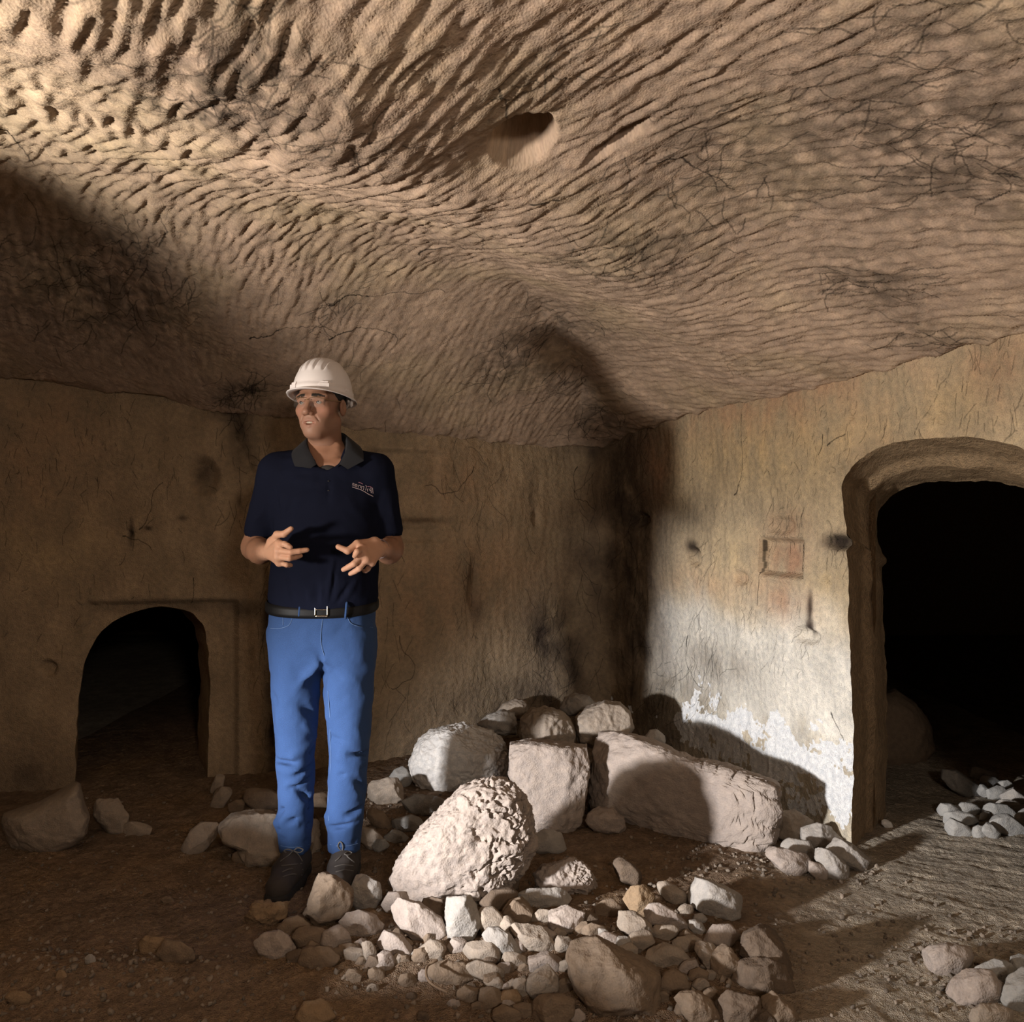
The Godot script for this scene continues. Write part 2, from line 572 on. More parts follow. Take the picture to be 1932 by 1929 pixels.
func ceiling_map() -> Texture2D:
	var n := 512
	var d := PackedByteArray()
	d.resize(n * n * 3)
	var spots := []   # soot, with some shade toned in at far left: [uv, radius u, radius v, strength]
	for p in [[430, 150, 0.05, 0.55], [395, 215, 0.04, 0.5], [90, 510, 0.09, 0.32], [170, 590, 0.08, 0.28], [300, 560, 0.06, 0.25], [1530, 300, 0.10, 0.3], [1300, 290, 0.07, 0.25], [1720, 260, 0.08, 0.25], [1130, 500, 0.05, 0.35], [1060, 600, 0.06, 0.45], [960, 680, 0.05, 0.5], [1640, 530, 0.035, 0.55],
			[1250, 480, 0.05, 0.3], [640, 575, 0.03, 0.35], [1800, 60, 0.06, 0.35], [1750, 640, 0.03, 0.4], [1130, 790, 0.05, 0.5], [1060, 720, 0.04, 0.4], [440, 750, 0.02, 0.7], [480, 735, 0.016, 0.7], [1000, 150, 0.03, 0.3], [640, 300, 0.04, 0.3], [1880, 300, 0.05, 0.4], [250, 450, 0.04, 0.35]]:
		var q := ceil_hit(p[0], p[1])
		spots.append([Vector2((q.x - cx_lo) / (cx_hi - cx_lo), (q.y - cz_lo) / (cz_hi - cz_lo)), p[2], p[3]])
	for j in n:
		for i in n:
			var u := float(i) / n
			var v := float(j) / n
			var a := soft.get_noise_2d(u * 7.0, v * 7.0)
			var b := rough.get_noise_2d(u * 22.0 + 9.0, v * 22.0)
			var yellow := sstep(0.55, 0.15, u) * sstep(0.35, 0.75, v)
			var c := Color(0.735, 0.64, 0.56).lerp(Color(0.80, 0.725, 0.60), clampf(0.9 * yellow + 0.35 * a, 0, 1))
			c = c.lerp(Color(0.70, 0.62, 0.50), clampf(a * 0.5, 0, 0.4))
			var k := 1.0 + 0.14 * b
			for s in spots:
				var q: Vector2 = s[0]
				var dd: float = (q - Vector2(u, v)).length_squared() / (s[1] * s[1])
				if dd < 4.0:
					k *= 1.0 - 0.62 * s[2] * exp(-dd) * clampf(0.7 + 1.3 * b + 0.9 * rough.get_noise_2d(u * 70.0, v * 70.0), 0.0, 1.2)
			put3(d, (j * n + i) * 3, Color(c.r * k, c.g * k, c.b * k))
	var w := 2048
	var big := upscale(d, n, n, w, w)
	for s in spots:
		var q: Vector2 = s[0]
		crack_patch(big, w, w, q.x * w, q.y * w, s[1] * w * 0.9, s[1] * w * 0.6, 0.8, int(10 + s[1] * 650.0 * s[2]), 60.0, 0.85, 0.55, 0.9, 0.80)
	crack_patch(big, w, w, w * 0.5, w * 0.5, w * 0.7, w * 0.7, 0.0, 600, 55.0, 0.85, 0.5, 0.8, 0.84)
	for p in [[470, 640, 620, 575], [620, 575, 790, 480], [790, 480, 990, 390], [1000, 390, 1150, 330], [620, 640, 760, 560], [1240, 300, 1440, 310], [0, 250, 140, 330]]:
		var q := ceil_hit(p[0], p[1])
		var e := ceil_hit(p[2], p[3])
		var f := Vector2((q.x - cx_lo) / (cx_hi - cx_lo), (q.y - cz_lo) / (cz_hi - cz_lo)) * w
		var t := Vector2((e.x - cx_lo) / (cx_hi - cx_lo), (e.y - cz_lo) / (cz_hi - cz_lo)) * w
		crack(big, w, w, f.x, f.y, (t - f).angle(), (t - f).length(), 1.6, 0.8, 0.09)
	return ImageTexture.create_from_image(bytes_image(w, w, big))

# ---- walls
var w_lo := 0.0
var w_hi := 0.0
var w_cell := 0.0105
const WALL_LOW := -0.15
const WALL_TOP := 2.2
var wall_g := PackedFloat32Array()
var wall_w := 0
var wall_h := 0
var gate_1 := PackedVector2Array()
var gate_2 := PackedVector2Array()

func pit(px: float, py: float, rx: float, ry: float, depth: float, edge := 0.6):
	var c := wall_hit(px, py)
	var e := wall_hit(px + rx, py + ry)
	var rs := absf(e.x - c.x)
	var rh := absf(e.y - c.y)
	for j in wall_h:
		var y := WALL_LOW + j * w_cell
		if absf(y - c.y) > rh * 1.4: continue
		for i in range(maxi(0, int((c.x - rs * 1.4 - w_lo) / w_cell)), mini(wall_w, int((c.x + rs * 1.4 - w_lo) / w_cell) + 1)):
			var s := w_lo + i * w_cell
			var r := Vector2((s - c.x) / rs, (y - c.y) / rh).length()
			wall_g[j * wall_w + i] -= depth * sstep(1.2, edge, r)

func recess(px0: float, py0: float, px1: float, py1: float, depth: float, edge := 0.012):
	var a := wall_hit(px0, py0)
	var b := wall_hit(px1, py1)
	for j in wall_h:
		var y := WALL_LOW + j * w_cell
		var ky := sstep(b.y - edge, b.y + edge, y) * sstep(a.y + edge, a.y - edge, y)
		if ky <= 0.0: continue
		for i in range(maxi(0, int((a.x - 0.1 - w_lo) / w_cell)), mini(wall_w, int((b.x + 0.1 - w_lo) / w_cell) + 1)):
			var s := w_lo + i * w_cell
			wall_g[j * wall_w + i] -= depth * ky * sstep(a.x - edge, a.x + edge, s) * sstep(b.x + edge, b.x - edge, s)

func groove(points: Array, wide: float, depth: float):
	for k in points.size() - 1:
		var a := wall_hit(points[k][0], points[k][1]) - Vector2(w_lo, WALL_LOW)
		var b := wall_hit(points[k + 1][0], points[k + 1][1]) - Vector2(w_lo, WALL_LOW)
		var n := int((b - a).length() / 0.03) + 1
		for t in n:
			var p := a.lerp(b, float(t) / n)
			var r := wide * rng.randf_range(0.5, 1.3)
			for j in range(maxi(0, int((p.y - r * 2) / w_cell)), mini(wall_h, int((p.y + r * 2) / w_cell) + 2)):
				for i in range(maxi(0, int((p.x - r * 2) / w_cell)), mini(wall_w, int((p.x + r * 2) / w_cell) + 2)):
					var q := Vector2(i * w_cell - p.x, j * w_cell - p.y).length() / r
					var o := j * wall_w + i
					wall_g[o] = minf(wall_g[o], wall_g[o] * 0.6 - depth * exp(-q * q) * 0.6)

func wall_point(s: float, y: float) -> Vector3:
	var p := plan_at(s)
	var n := plan_normal(s)
	var d := 0.0
	if s > w_lo and s < w_hi:
		d = sample(wall_g, wall_w, wall_h, (s - w_lo) / w_cell, (y - WALL_LOW) / w_cell)
	p += n * d
	return Vector3(p.x, y, p.y)

func outline(points: Array) -> PackedVector2Array:
	var a := PackedVector2Array()
	for p in points:
		a.append(wall_hit(p[0], p[1]))
	a[0].y = -0.12
	a[a.size() - 1].y = -0.12
	var out := PackedVector2Array()
	for k in a.size() - 1:
		var b := a[maxi(k - 1, 0)]
		var e := a[mini(k + 2, a.size() - 1)]
		var n := maxi(2, int((a[k + 1] - a[k]).length() / 0.02))
		for t in n:
			var q := a[k].cubic_interpolate(a[k + 1], b, e, float(t) / n)
			q += Vector2(1, 0.6) * 0.008 * rough.get_noise_2d(q.x * 9.0, q.y * 9.0)
			out.append(q)
	out.append(a[a.size() - 1])
	return out

func build_walls():
	w_lo = wall_hit(-120, 960).x
	w_hi = wall_hit(2090, 960).x
	wall_w = int((w_hi - w_lo) / w_cell) + 1
	wall_h = int((WALL_TOP - WALL_LOW) / w_cell) + 1
	wall_g.resize(wall_w * wall_h)
	var cut := PackedFloat32Array()
	cut.resize(wall_w * wall_h)
	var s_800 := wall_hit(800, 960).x - w_lo
	var s_corner := wall_hit(1150, 960).x
	for k in 5200:
		var x := rng.randf() * wall_w * w_cell
		var y := rng.randf() * wall_h * w_cell
		var right := sstep(s_800 - 0.3, s_800 + 0.5, x)
		var comb := sstep(wall_hit(1000, 960).x - w_lo, wall_hit(1260, 960).x - w_lo, x)
		var ang := PI / 2 + rng.randfn(0, 0.07 - 0.04 * comb) - 0.5 * (1.0 - right) + 0.25 * (1.0 - comb) * soft.get_noise_2d(x, y)
		stroke(cut, wall_w, wall_h, w_cell, x, y, ang, rng.randf_range(0.12, 0.34) * (1.0 + comb), rng.randf_range(0.012, 0.022) * (1.0 - 0.3 * comb), lerpf(0.0020, 0.0068, right) * rng.randf_range(0.4, 1.2), 1.0)
	for j in wall_h:
		for i in wall_w:
			var s := w_lo + i * w_cell
			var y := WALL_LOW + j * w_cell
			wall_g[j * wall_w + i] = 0.035 * soft.get_noise_2d(s * 0.7, y * 0.7) + 0.006 * rough.get_noise_2d(s * 4.0, y * 4.0) + 0.0022 * rough.get_noise_2d(s * 20.0, y * 20.0) - cut[j * wall_w + i]
	# what has been cut into the rock: the frame round the low doorway, pits, niches, cracks
	recess(163, 1139, 446, 1700, 0.035)
	pit(383, 900, 30, 36, 0.045)
	pit(92, 1262, 16, 14, 0.035)
	pit(246, 1008, 6, 6, 0.02)
	recess(700, 850, 826, 982, 0.03)
	recess(700, 996, 822, 1022, 0.018)
	pit(1008, 978, 7, 16, 0.02)
	pit(893, 1110, 9, 44, 0.025)
	pit(455, 757, 38, 20, 0.07)
	groove([[446, 780], [440, 820], [468, 870], [490, 930], [497, 1000], [500, 1130], [508, 1230], [512, 1330], [514, 1450]], 0.024, 0.05)
	groove([[600, 1000], [760, 984], [930, 984]], 0.008, 0.01)
	pit(1203, 981, 18, 14, 0.035)
	pit(1307, 1051, 13, 19, 0.04)
	pit(1400, 1091, 14, 14, 0.025)
	pit(1474, 992, 26, 18, 0.02)
	pit(1525, 1200, 23, 20, 0.035)
	pit(1580, 1024, 24, 14, 0.035)
	recess(1436, 1017, 1515, 1090, 0.05, 0.006)
	recess(1437, 1094, 1511, 1158, 0.007, 0.006)
	for p in [[1571, 887], [1586, 880], [1557, 1096], [1490, 1243], [1510, 1267], [1772, 796], [1773, 782], [1750, 786], [1438, 1178], [1605, 787], [1320, 1190]]:
		pit(p[0], p[1], 3.6, 3.6, 0.02)
	groove([[1400, 925], [1470, 890], [1560, 842], [1600, 820]], 0.006, 0.008)
	groove([[1170, 1170], [1198, 1110], [1225, 1060], [1262, 1020]], 0.005, 0.007)
	groove([[1560, 1340], [1585, 1362], [1600, 1378]], 0.012, 0.02)
	gate_1 = outline([[141, 1500], [144, 1420], [149, 1340], [155, 1280], [163, 1238], [178, 1205], [205, 1178], [243, 1159], [290, 1147], [333, 1150], [362, 1160], [380, 1180], [389, 1212], [393, 1262], [394, 1330], [391, 1420], [389, 1500]])
	gate_2 = outline([[1609, 1650], [1606, 1500], [1603, 1330], [1600, 1180], [1594, 1020], [1587, 925], [1600, 893], [1628, 862], [1670, 840], [1735, 828], [1810, 825], [1875, 832], [1932, 853], [2000, 905], [2050, 990], [2070, 1200], [2078, 1700]])
	var ss := steps(0.0, plan_s[plan_s.size() - 1], w_lo, w_hi, w_cell, 0.12)
	var ys := steps(WALL_LOW, WALL_TOP, -9.0, 9.0, w_cell, 0.1)
	var corner := 0
	for i in ss.size():
		if ss[i] < s_corner: corner = i
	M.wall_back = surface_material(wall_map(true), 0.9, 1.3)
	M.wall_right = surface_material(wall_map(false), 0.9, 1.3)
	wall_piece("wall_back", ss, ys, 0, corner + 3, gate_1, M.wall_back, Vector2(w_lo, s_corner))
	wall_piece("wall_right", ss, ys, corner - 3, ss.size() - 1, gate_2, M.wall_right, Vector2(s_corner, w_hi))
	# the sides out of sight
	var end := plan[plan.size() - 1]
	var line: Array[Vector2] = [plan[0] + Vector2(-0.05, -0.1), Vector2(-3.85, -1.8), Vector2(-3.7, 0.2), Vector2(-3.3, 1.5), Vector2(-1.5, 2.0), Vector2(1.0, 1.9), end + Vector2(0.1, 0.2)]
	var pos := PackedVector3Array()
	var n := 0
	for k in 10:
		var y := -0.15 + k * 0.28
		n = 0
		for i in line.size() - 1:
			for t in 12:
				var p := line[i].lerp(line[i + 1], t / 11.0)
				p += Vector2(0.06 * soft.get_noise_3d(p.x, y, p.y), 0.06 * soft.get_noise_3d(p.y, y, p.x))
				pos.append(Vector3(p.x, y, p.y))
				n += 1
	tag(obj("wall_left", grid_mesh(pos, n, 10, Vector3(0, 1, -1.5)), M.rock), "rock wall closing the chamber beside the camera", "", "", "structure")

func wall_piece(called: String, ss: PackedFloat32Array, ys: PackedFloat32Array, i0: int, i1: int, gate: PackedVector2Array, mat: Material, span: Vector2):
	var pos := PackedVector3Array()
	var uv := PackedVector2Array()
	var uv2 := PackedVector2Array()
	var dead := PackedByteArray()
	var lo := Vector2(1e9, 1e9)
	var hi := -lo
	for p in gate:
		lo = lo.min(p)
		hi = hi.max(p)
	var plans := []
	for i in range(i0, i1 + 1):
		plans.append([plan_at(ss[i]), plan_normal(ss[i])])
	for y in ys:
		for i in range(i0, i1 + 1):
			var s := ss[i]
			var gone := 0
			var q := Vector2(s, y)
			if s > lo.x and s < hi.x and y < hi.y and Geometry2D.is_point_in_polygon(q, gate):
				var best := 1e9
				var where := q
				for k in gate.size() - 1:
					var c := Geometry2D.get_closest_point_to_segment(q, gate[k], gate[k + 1])
					var d := c.distance_squared_to(q)
					if d < best:
						best = d
						where = c
				if sqrt(best) > w_cell * 1.6: gone = 1
				q = where
				pos.append(wall_point(q.x, q.y))
			else:
				var p: Vector2 = plans[i - i0][0]
				if s > w_lo and s < w_hi:
					var nn: Vector2 = plans[i - i0][1]
					p += nn * sample(wall_g, wall_w, wall_h, (s - w_lo) / w_cell, (y - WALL_LOW) / w_cell)
				pos.append(Vector3(p.x, y, p.y))
			dead.append(gone)
			uv.append(q)
			uv2.append(Vector2(clampf((q.x - span.x) / (span.y - span.x), 0.001, 0.999), 1.0 - (q.y - WALL_LOW) / (WALL_TOP - WALL_LOW)))
	var hide := PackedByteArray()
	hide.resize(i1 - i0 + 1)
	for i in 3:
		if i0 == 0: hide[hide.size() - 2 - i] = 1
		else: hide[i] = 1
	var o := obj(called, grid_mesh(pos, i1 - i0 + 1, ys.size(), Vector3(0, 1, -1.0), uv, uv2, dead, false, hide), mat)
	tag(o, "hewn rock wall with a low arched opening", "", "", "structure")

func wall_map(back: bool) -> Texture2D:
	var s0 := w_lo if back else wall_hit(1150, 960).x
	var s1 := wall_hit(1150, 960).x if back else w_hi
	var wide := 512 if back else 384
	var tall := 256
	var d := PackedByteArray()
	d.resize(wide * tall * 3)
	var marks := []     # [s, y, radius s, radius y, colour, strength]
	var soot_shade := Color(0.20, 0.17, 0.15)  # soot; in the corner, pits and cracks also shade put into the colour
	var rust := Color(0.64, 0.52, 0.41)
	var ochre := Color(0.73, 0.635, 0.48)
	var dusk := Color(0.60, 0.47, 0.38)  # brown tone; in niches and pits it puts shade into the colour
	var list := []
	if true:
		list = [[1185, 900, 60, 90, soot_shade, 0.5], [1150, 1060, 90, 110, soot_shade, 0.40], [1030, 1190, 40, 60, soot_shade, 0.7], [1075, 1250, 35, 90, soot_shade, 0.5], [980, 1330, 130, 45, soot_shade, 0.45], [885, 1090, 16, 40, soot_shade, 0.55], [900, 1150, 12, 26, soot_shade, 0.5], [440, 760, 50, 26, soot_shade, 0.75], [455, 830, 26, 60, soot_shade, 0.5], [1090, 1000, 40, 60, soot_shade, 0.25],
			[860, 900, 60, 60, rust, 0.55], [900, 1080, 140, 90, rust, 0.4], [800, 1130, 60, 70, rust, 0.5], [60, 900, 120, 160, rust, 0.4], [100, 1030, 120, 70, ochre, 0.35], [130, 780, 70, 60, rust, 0.3], [505, 1180, 13, 70, soot_shade, 0.7], [510, 1380, 13, 120, soot_shade, 0.65], [60, 1460, 90, 50, soot_shade, 0.3], [460, 1150, 40, 20, soot_shade, 0.3], [330, 1145, 130, 8, soot_shade, 0.3], [1120, 850, 60, 30, soot_shade, 0.4],
			[382, 895, 18, 30, soot_shade, 0.4], [246, 1005, 5, 24, soot_shade, 0.6], [280, 995, 9, 4, soot_shade, 0.6], [345, 976, 9, 4, soot_shade, 0.5], [450, 945, 5, 8, soot_shade, 0.6], [780, 981, 60, 6, soot_shade, 0.4], [1000, 930, 8, 40, soot_shade, 0.25]]
	if true:
		list += [[1195, 900, 34, 110, soot_shade, 0.55], [1180, 1090, 46, 110, soot_shade, 0.35], [1195, 1250, 60, 150, soot_shade, 0.45], [1240, 1370, 50, 60, soot_shade, 0.4], [1580, 1022, 26, 16, soot_shade, 0.85], [1302, 1030, 10, 14, soot_shade, 0.7], [1528, 1150, 4, 34, soot_shade, 0.85], [1530, 1180, 6, 12, soot_shade, 0.9], [1480, 985, 40, 26, dusk, 0.4], [1474, 1056, 44, 44, dusk, 0.75], [1472, 1130, 44, 40, dusk, 0.55], [1400, 1090, 16, 16, dusk, 0.5], [1690, 870, 100, 40, dusk, 0.4],
			[1330, 1100, 90, 50, rust, 0.35], [1230, 880, 30, 60, dusk, 0.6], [1450, 830, 220, 70, ochre, 0.55], [1560, 1090, 40, 30, ochre, 0.7], [1380, 1050, 60, 60, ochre, 0.35], [1880, 700, 60, 60, dusk, 0.5], [1440, 740, 300, 34, dusk, 0.5], [1800, 760, 60, 40, ochre, 0.4], [1350, 1250, 90, 70, Color(0.45, 0.42, 0.38), 0.45], [1280, 1310, 60, 60, Color(0.4, 0.37, 0.33), 0.45], [1205, 984, 16, 14, soot_shade, 0.4]]
	for p in list:
		var c := wall_hit(p[0], p[1])
		var e := wall_hit(p[0] + p[2], p[1] + p[3])
		marks.append([c.x, c.y, maxf(absf(e.x - c.x), 0.006), maxf(absf(e.y - c.y), 0.006), p[4], p[5]])
	
	for j in tall:
		var y := WALL_TOP - (WALL_TOP - WALL_LOW) * j / tall
		for i in wide:
			var s := s0 + (s1 - s0) * i / wide
			var a := soft.get_noise_2d(s * 1.6 + 4.0, y * 1.6)
			var b := rough.get_noise_2d(s * 6.0, y * 3.5)
			var ground := Color(0.66, 0.575, 0.47) if back else Color(0.66, 0.575, 0.47).lerp(Color(0.74, 0.67, 0.56), sstep(s0 + 0.05, s0 + 0.6, s))
			var c := ground.lerp(Color(0.62, 0.55, 0.45), clampf(0.3 + a, 0, 1) * 0.5)
			if not back:
				c = c.lerp(Color(0.80, 0.78, 0.74), sstep(1.0, 0.75, y + 0.12 * a) * 0.85 * sstep(s0 + 0.05, s0 + 0.5, s))   # pale plastered dado
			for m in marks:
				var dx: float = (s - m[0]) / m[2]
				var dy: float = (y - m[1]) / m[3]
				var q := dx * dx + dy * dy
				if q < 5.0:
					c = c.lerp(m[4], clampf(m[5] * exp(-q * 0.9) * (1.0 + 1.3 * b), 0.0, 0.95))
			var k := 1.0 + 0.13 * b
			put3(d, (j * wide + i) * 3, Color(c.r * k, c.g * k, c.b * k))
	var w := wide * 4
	var h := tall * 4
	var big := upscale(d, wide, tall, w, h)
	var perm := w / (s1 - s0)
	if not back:
		# what is left of the white plaster: a ragged band, flaked off in patches
		for j in h:
			var y := WALL_TOP - (WALL_TOP - WALL_LOW) * j / h
			if y > 0.75 or y < -0.05: continue
			for i in w:
				var s := s0 + (s1 - s0) * i / w
				var top := 0.24 + 0.04 * soft.get_noise_1d(s * 4.0)
				var v := 0.75 * rough.get_noise_2d(s * 5.0, y * 6.0) + 0.22 * fine.get_noise_2d(s * 30.0, y * 24.0)
				v += 0.62 - 3.5 * absf(y - top + 0.02) - 0.8 * sstep(s0 + 0.75, s0 + 0.3, s)
				var o := (j * w + i) * 3
				if v > 0.16:
					var t := 1.0 + 0.05 * fine.get_noise_2d(s * 60.0, y * 60.0)
					put3(big, o, Color(0.82 * t, 0.815 * t, 0.805 * t))
				else:
					var tan := sstep(0.46, 0.24, y + 0.10 * rough.get_noise_2d(s * 5.0, y * 5.0) + 0.03 * fine.get_noise_2d(s * 40.0, y * 9.0))
					put3(big, o, Color(big[o] / 255.0 * (1.0 - 0.13 * tan), big[o + 1] / 255.0 * (1.0 - 0.16 * tan), big[o + 2] / 255.0 * (1.0 - 0.21 * tan)))
	var to_map := func(px, py):
		var c := wall_hit(px, py)
		return Vector2((c.x - s0) * perm, (WALL_TOP - c.y) / (WALL_TOP - WALL_LOW) * h)
	if back:
		for p in [[1150, 1050, 90, 200, 60, 70.0], [1040, 1230, 50, 90, 60, 60.0], [950, 1320, 160, 60, 60, 40.0], [930, 930, 120, 90, 34, 60.0], [720, 1250, 60, 160, 24, 60.0], [880, 1120, 50, 90, 22, 30.0], [455, 850, 50, 120, 40, 40.0], [150, 1000, 180, 180, 90, 24.0], [180, 820, 220, 80, 60, 18.0], [505, 1300, 20, 200, 50, 30.0]]:
			var c: Vector2 = to_map.call(p[0], p[1])
			crack_patch(big, w, h, c.x, c.y, p[2] * perm * 4.4 / FOCAL, p[3] * perm * 4.4 / FOCAL, 0.0, p[4], p[5], PI / 2, 0.4, 0.8, 0.82)
		for p in [[230, 1012, 90, 0.12], [262, 1000, 130, -0.2], [747, 940, 160, 2.4], [756, 1200, 200, 1.7], [892, 880, 200, 1.75], [1090, 880, 170, 2.2], [365, 1090, 60, 1.6]]:
			var c: Vector2 = to_map.call(p[0], p[1])
			crack(big, w, h, c.x, c.y, p[3], p[2], 1.1, 0.8, 0.12)
	else:
		for p in [[1190, 1000, 50, 260, 70, 70.0], [1310, 1280, 90, 80, 60, 60.0], [1240, 1330, 50, 80, 40, 50.0], [1330, 1060, 50, 40, 20, 40.0], [1480, 990, 60, 30, 30, 26.0], [1400, 860, 250, 100, 60, 20.0], [1600, 780, 300, 90, 60, 12.0], [1850, 730, 90, 70, 50, 26.0], [1580, 1030, 40, 30, 26, 24.0], [1450, 1200, 120, 60, 40, 26.0], [1680, 850, 120, 40, 30, 24.0]]:
			var c: Vector2 = to_map.call(p[0], p[1])
			crack_patch(big, w, h, c.x, c.y, p[2] * perm * 3.8 / FOCAL, p[3] * perm * 3.8 / FOCAL, 0.0, p[4], p[5], PI / 2 + 0.3, 0.35, 0.8, 0.84)
		for p in [[1385, 935, 180, -0.45], [1560, 842, 60, -0.5], [1552, 820, 40, 1.5], [1190, 1130, 160, -1.0], [1436, 1018, 130, 1.57], [1290, 1200, 150, 2.0], [1562, 1345, 60, 0.9]]:
			var c: Vector2 = to_map.call(p[0], p[1])
			crack(big, w, h, c.x, c.y, p[3], p[2], 1.2, 0.78, 0.06 if p[2] > 141 or p[2] < 115 else 0.012)
	return ImageTexture.create_from_image(bytes_image(w, h, big))

func build_floor():
	var cell := 0.012
	var lo := Vector2(-2.5, -5.3)
	var hi := Vector2(3.0, -1.95)
	var gw := int((hi.x - lo.x) / cell) + 2
	var gh := int((hi.y - lo.y) / cell) + 2
	var g := PackedFloat32Array()
	g.resize(gw * gh)
	for k in 1500:   # combed grooves in the rock floor beyond the doorway side
		var x := rng.randf_range(0.9, 3.0)
		var z := rng.randf_range(-5.0, -1.95)
		if rng.randf() > sstep(0.9, 1.5, x + 0.3 * (z + 3.0)): continue
		stroke(g, gw, gh, cell, x - lo.x, z - lo.y, 0.62 + rng.randfn(0, 0.12), rng.randf_range(0.12, 0.3), rng.randf_range(0.016, 0.03), rng.randf_range(0.003, 0.009), 1.0)
	var xs := steps(-5.2, 7.0, lo.x, hi.x, cell, 0.15)
	var zs := steps(-9.2, 2.2, lo.y, hi.y, cell, 0.15)
	var pos := PackedVector3Array()
	var uv := PackedVector2Array()
	var uv2 := PackedVector2Array()
	for z in zs:
		for x in xs:
			var y := floor_base(x, z)
			if x > lo.x and x < hi.x and z > lo.y and z < hi.y:
				var dirt := sstep(1.3, 0.6, x + 0.3 * (z + 3.0))
				y += (0.004 + 0.005 * dirt) * rough.get_noise_2d(x * 16.0, z * 16.0) + 0.004 * dirt * fine.get_noise_2d(x * 45.0, z * 45.0)
				y -= sample(g, gw, gh, (x - lo.x) / cell, (z - lo.y) / cell)
			pos.append(Vector3(x, y, z))
			uv.append(Vector2(x, z))
			uv2.append(Vector2((x - lo.x) / (hi.x - lo.x), (z - lo.y) / (hi.y - lo.y)))
	var n := 512
	var d := PackedByteArray()
	d.resize(n * n * 3)
	for j in n:
		for i in n:
			var x := lo.x + (hi.x - lo.x) * i / n
			var z := lo.y + (hi.y - lo.y) * j / n
			var a := soft.get_noise_2d(x * 1.2 + 50.0, z * 1.2)
			var b := rough.get_noise_2d(x * 7.0, z * 7.0 + 20.0)
			var e := fine.get_noise_2d(x * 40.0, z * 40.0)
			var bare := sstep(0.7, 1.3, x + 0.3 * (z + 3.0) + 0.2 * a)
			var c := Color(0.50, 0.42, 0.345).lerp(Color(0.66, 0.61, 0.54), bare)
			c = c.lerp(Color(0.55, 0.44, 0.32), clampf(a, 0, 0.7) * (1.0 - bare))
			var k := 1.0 + 0.16 * b + 0.10 * e
			put3(d, (j * n + i) * 3, Color(c.r * k, c.g * k, c.b * k))
	M.floor = surface_material(ImageTexture.create_from_image(bytes_image(1024, 1024, upscale(d, n, n, 1024, 1024))), 1.4, 1.7)
	tag(obj("floor", grid_mesh(pos, xs.size(), zs.size(), Vector3(0, 5, -3), uv, uv2), M.floor), "dusty brown earth floor with bare combed rock by the doorway", "", "", "structure")

# the thickness of the rock round an opening, and the dark rooms beyond
func jamb(called: String, gate: PackedVector2Array, shift: Vector2, squash: float, rings: int, ledge: float, mat: Material):
	var pos := PackedVector3Array()
	var uv := PackedVector2Array()
	var mid := Vector3.ZERO
	for p in gate:
		mid += wall_point(p.x, p.y) / gate.size()
	var run := 0.0
	for r in rings + 1:
		var t := float(r) / rings
		var run_k := 0.0
		for k in gate.size():
			var p := gate[k]
			var w := wall_point(p.x, p.y)
			if k > 0: run_k += gate[k].distance_to(gate[k - 1])
			var q := w + Vector3(shift.x, 0, shift.y) * t
			q.y = lerpf(q.y, q.y * (1.0 - squash), t) if q.y > 0.0 else q.y
			var inward := (mid - w) * Vector3(1, 0.6, 1)
			q += inward.normalized() * ledge * (sstep(0.42, 0.50, t) - 0.35 * sstep(0.80, 0.95, t))
			if r > 0:
				q += Vector3(0.014 * rough.get_noise_3d(q.x * 5.0, q.y * 5.0, q.z * 5.0), 0.012 * rough.get_noise_3d(q.z * 6.0, q.x * 6.0, q.y * 6.0), 0.014 * rough.get_noise_3d(q.y * 5.0, q.z * 5.0, q.x * 5.0))
			pos.append(q)
			uv.append(Vector2(run_k, t * shift.length()))
	var m := mid + Vector3(shift.x, 0, shift.y) * 0.5
	tag(obj(called, grid_mesh(pos, gate.size(), rings + 1, m, uv, uv), mat), "arched opening cut through the rock", "", "", "structure")

func chamber(called: String, line: Array, top: float):
	var pos := PackedVector3Array()
	var n := 0
	var mid := Vector2.ZERO
	for p in line: mid += p / line.size()
	for k in 9:
		var y := -0.2 + (top + 0.3) * k / 8.0
		n = 0
		for i in line.size() - 1:
			for t in 10:
				var p: Vector2 = line[i].lerp(line[i + 1], t / 9.0)
				p += Vector2(0.08 * soft.get_noise_3d(p.x, y, p.y), 0.08 * soft.get_noise_3d(p.y, y, p.x))
				pos.append(Vector3(p.x, y, p.y))
				n += 1
	tag(obj(called, grid_mesh(pos, n, 9, Vector3(mid.x, 1, mid.y)), M.rock), "rock wall of the dark room beyond the opening", "", "", "structure")
	var lid := PackedVector3Array()
	var lo: Vector2 = line[0]
	var hi: Vector2 = line[0]
	for p in line:
		lo = lo.min(p)
		hi = hi.max(p)
	var shape := PackedVector2Array(line)
	var gone := PackedByteArray()
	for j in 48:
		for i in 48:
			var x := lerpf(lo.x - 0.1, hi.x + 0.1, i / 47.0)
			var z := lerpf(lo.y - 0.1, hi.y + 0.1, j / 47.0)
			var near := nearest_plan(Vector2(x, z)).x
			gone.append(0 if Geometry2D.is_point_in_polygon(Vector2(x, z), shape) or (near > 0.1 and x - (z + 3.34) * 0.437 > 1.40) or z < -4.6 else 1)
			lid.append(Vector3(x, top + 0.05 * soft.get_noise_2d(x, z), z))
	tag(obj("ceiling_side_room", grid_mesh(lid, 48, 48, Vector3(mid.x, 0, mid.y), null, null, gone), M.rock), "rock ceiling of the dark room beyond the opening", "", "", "structure")

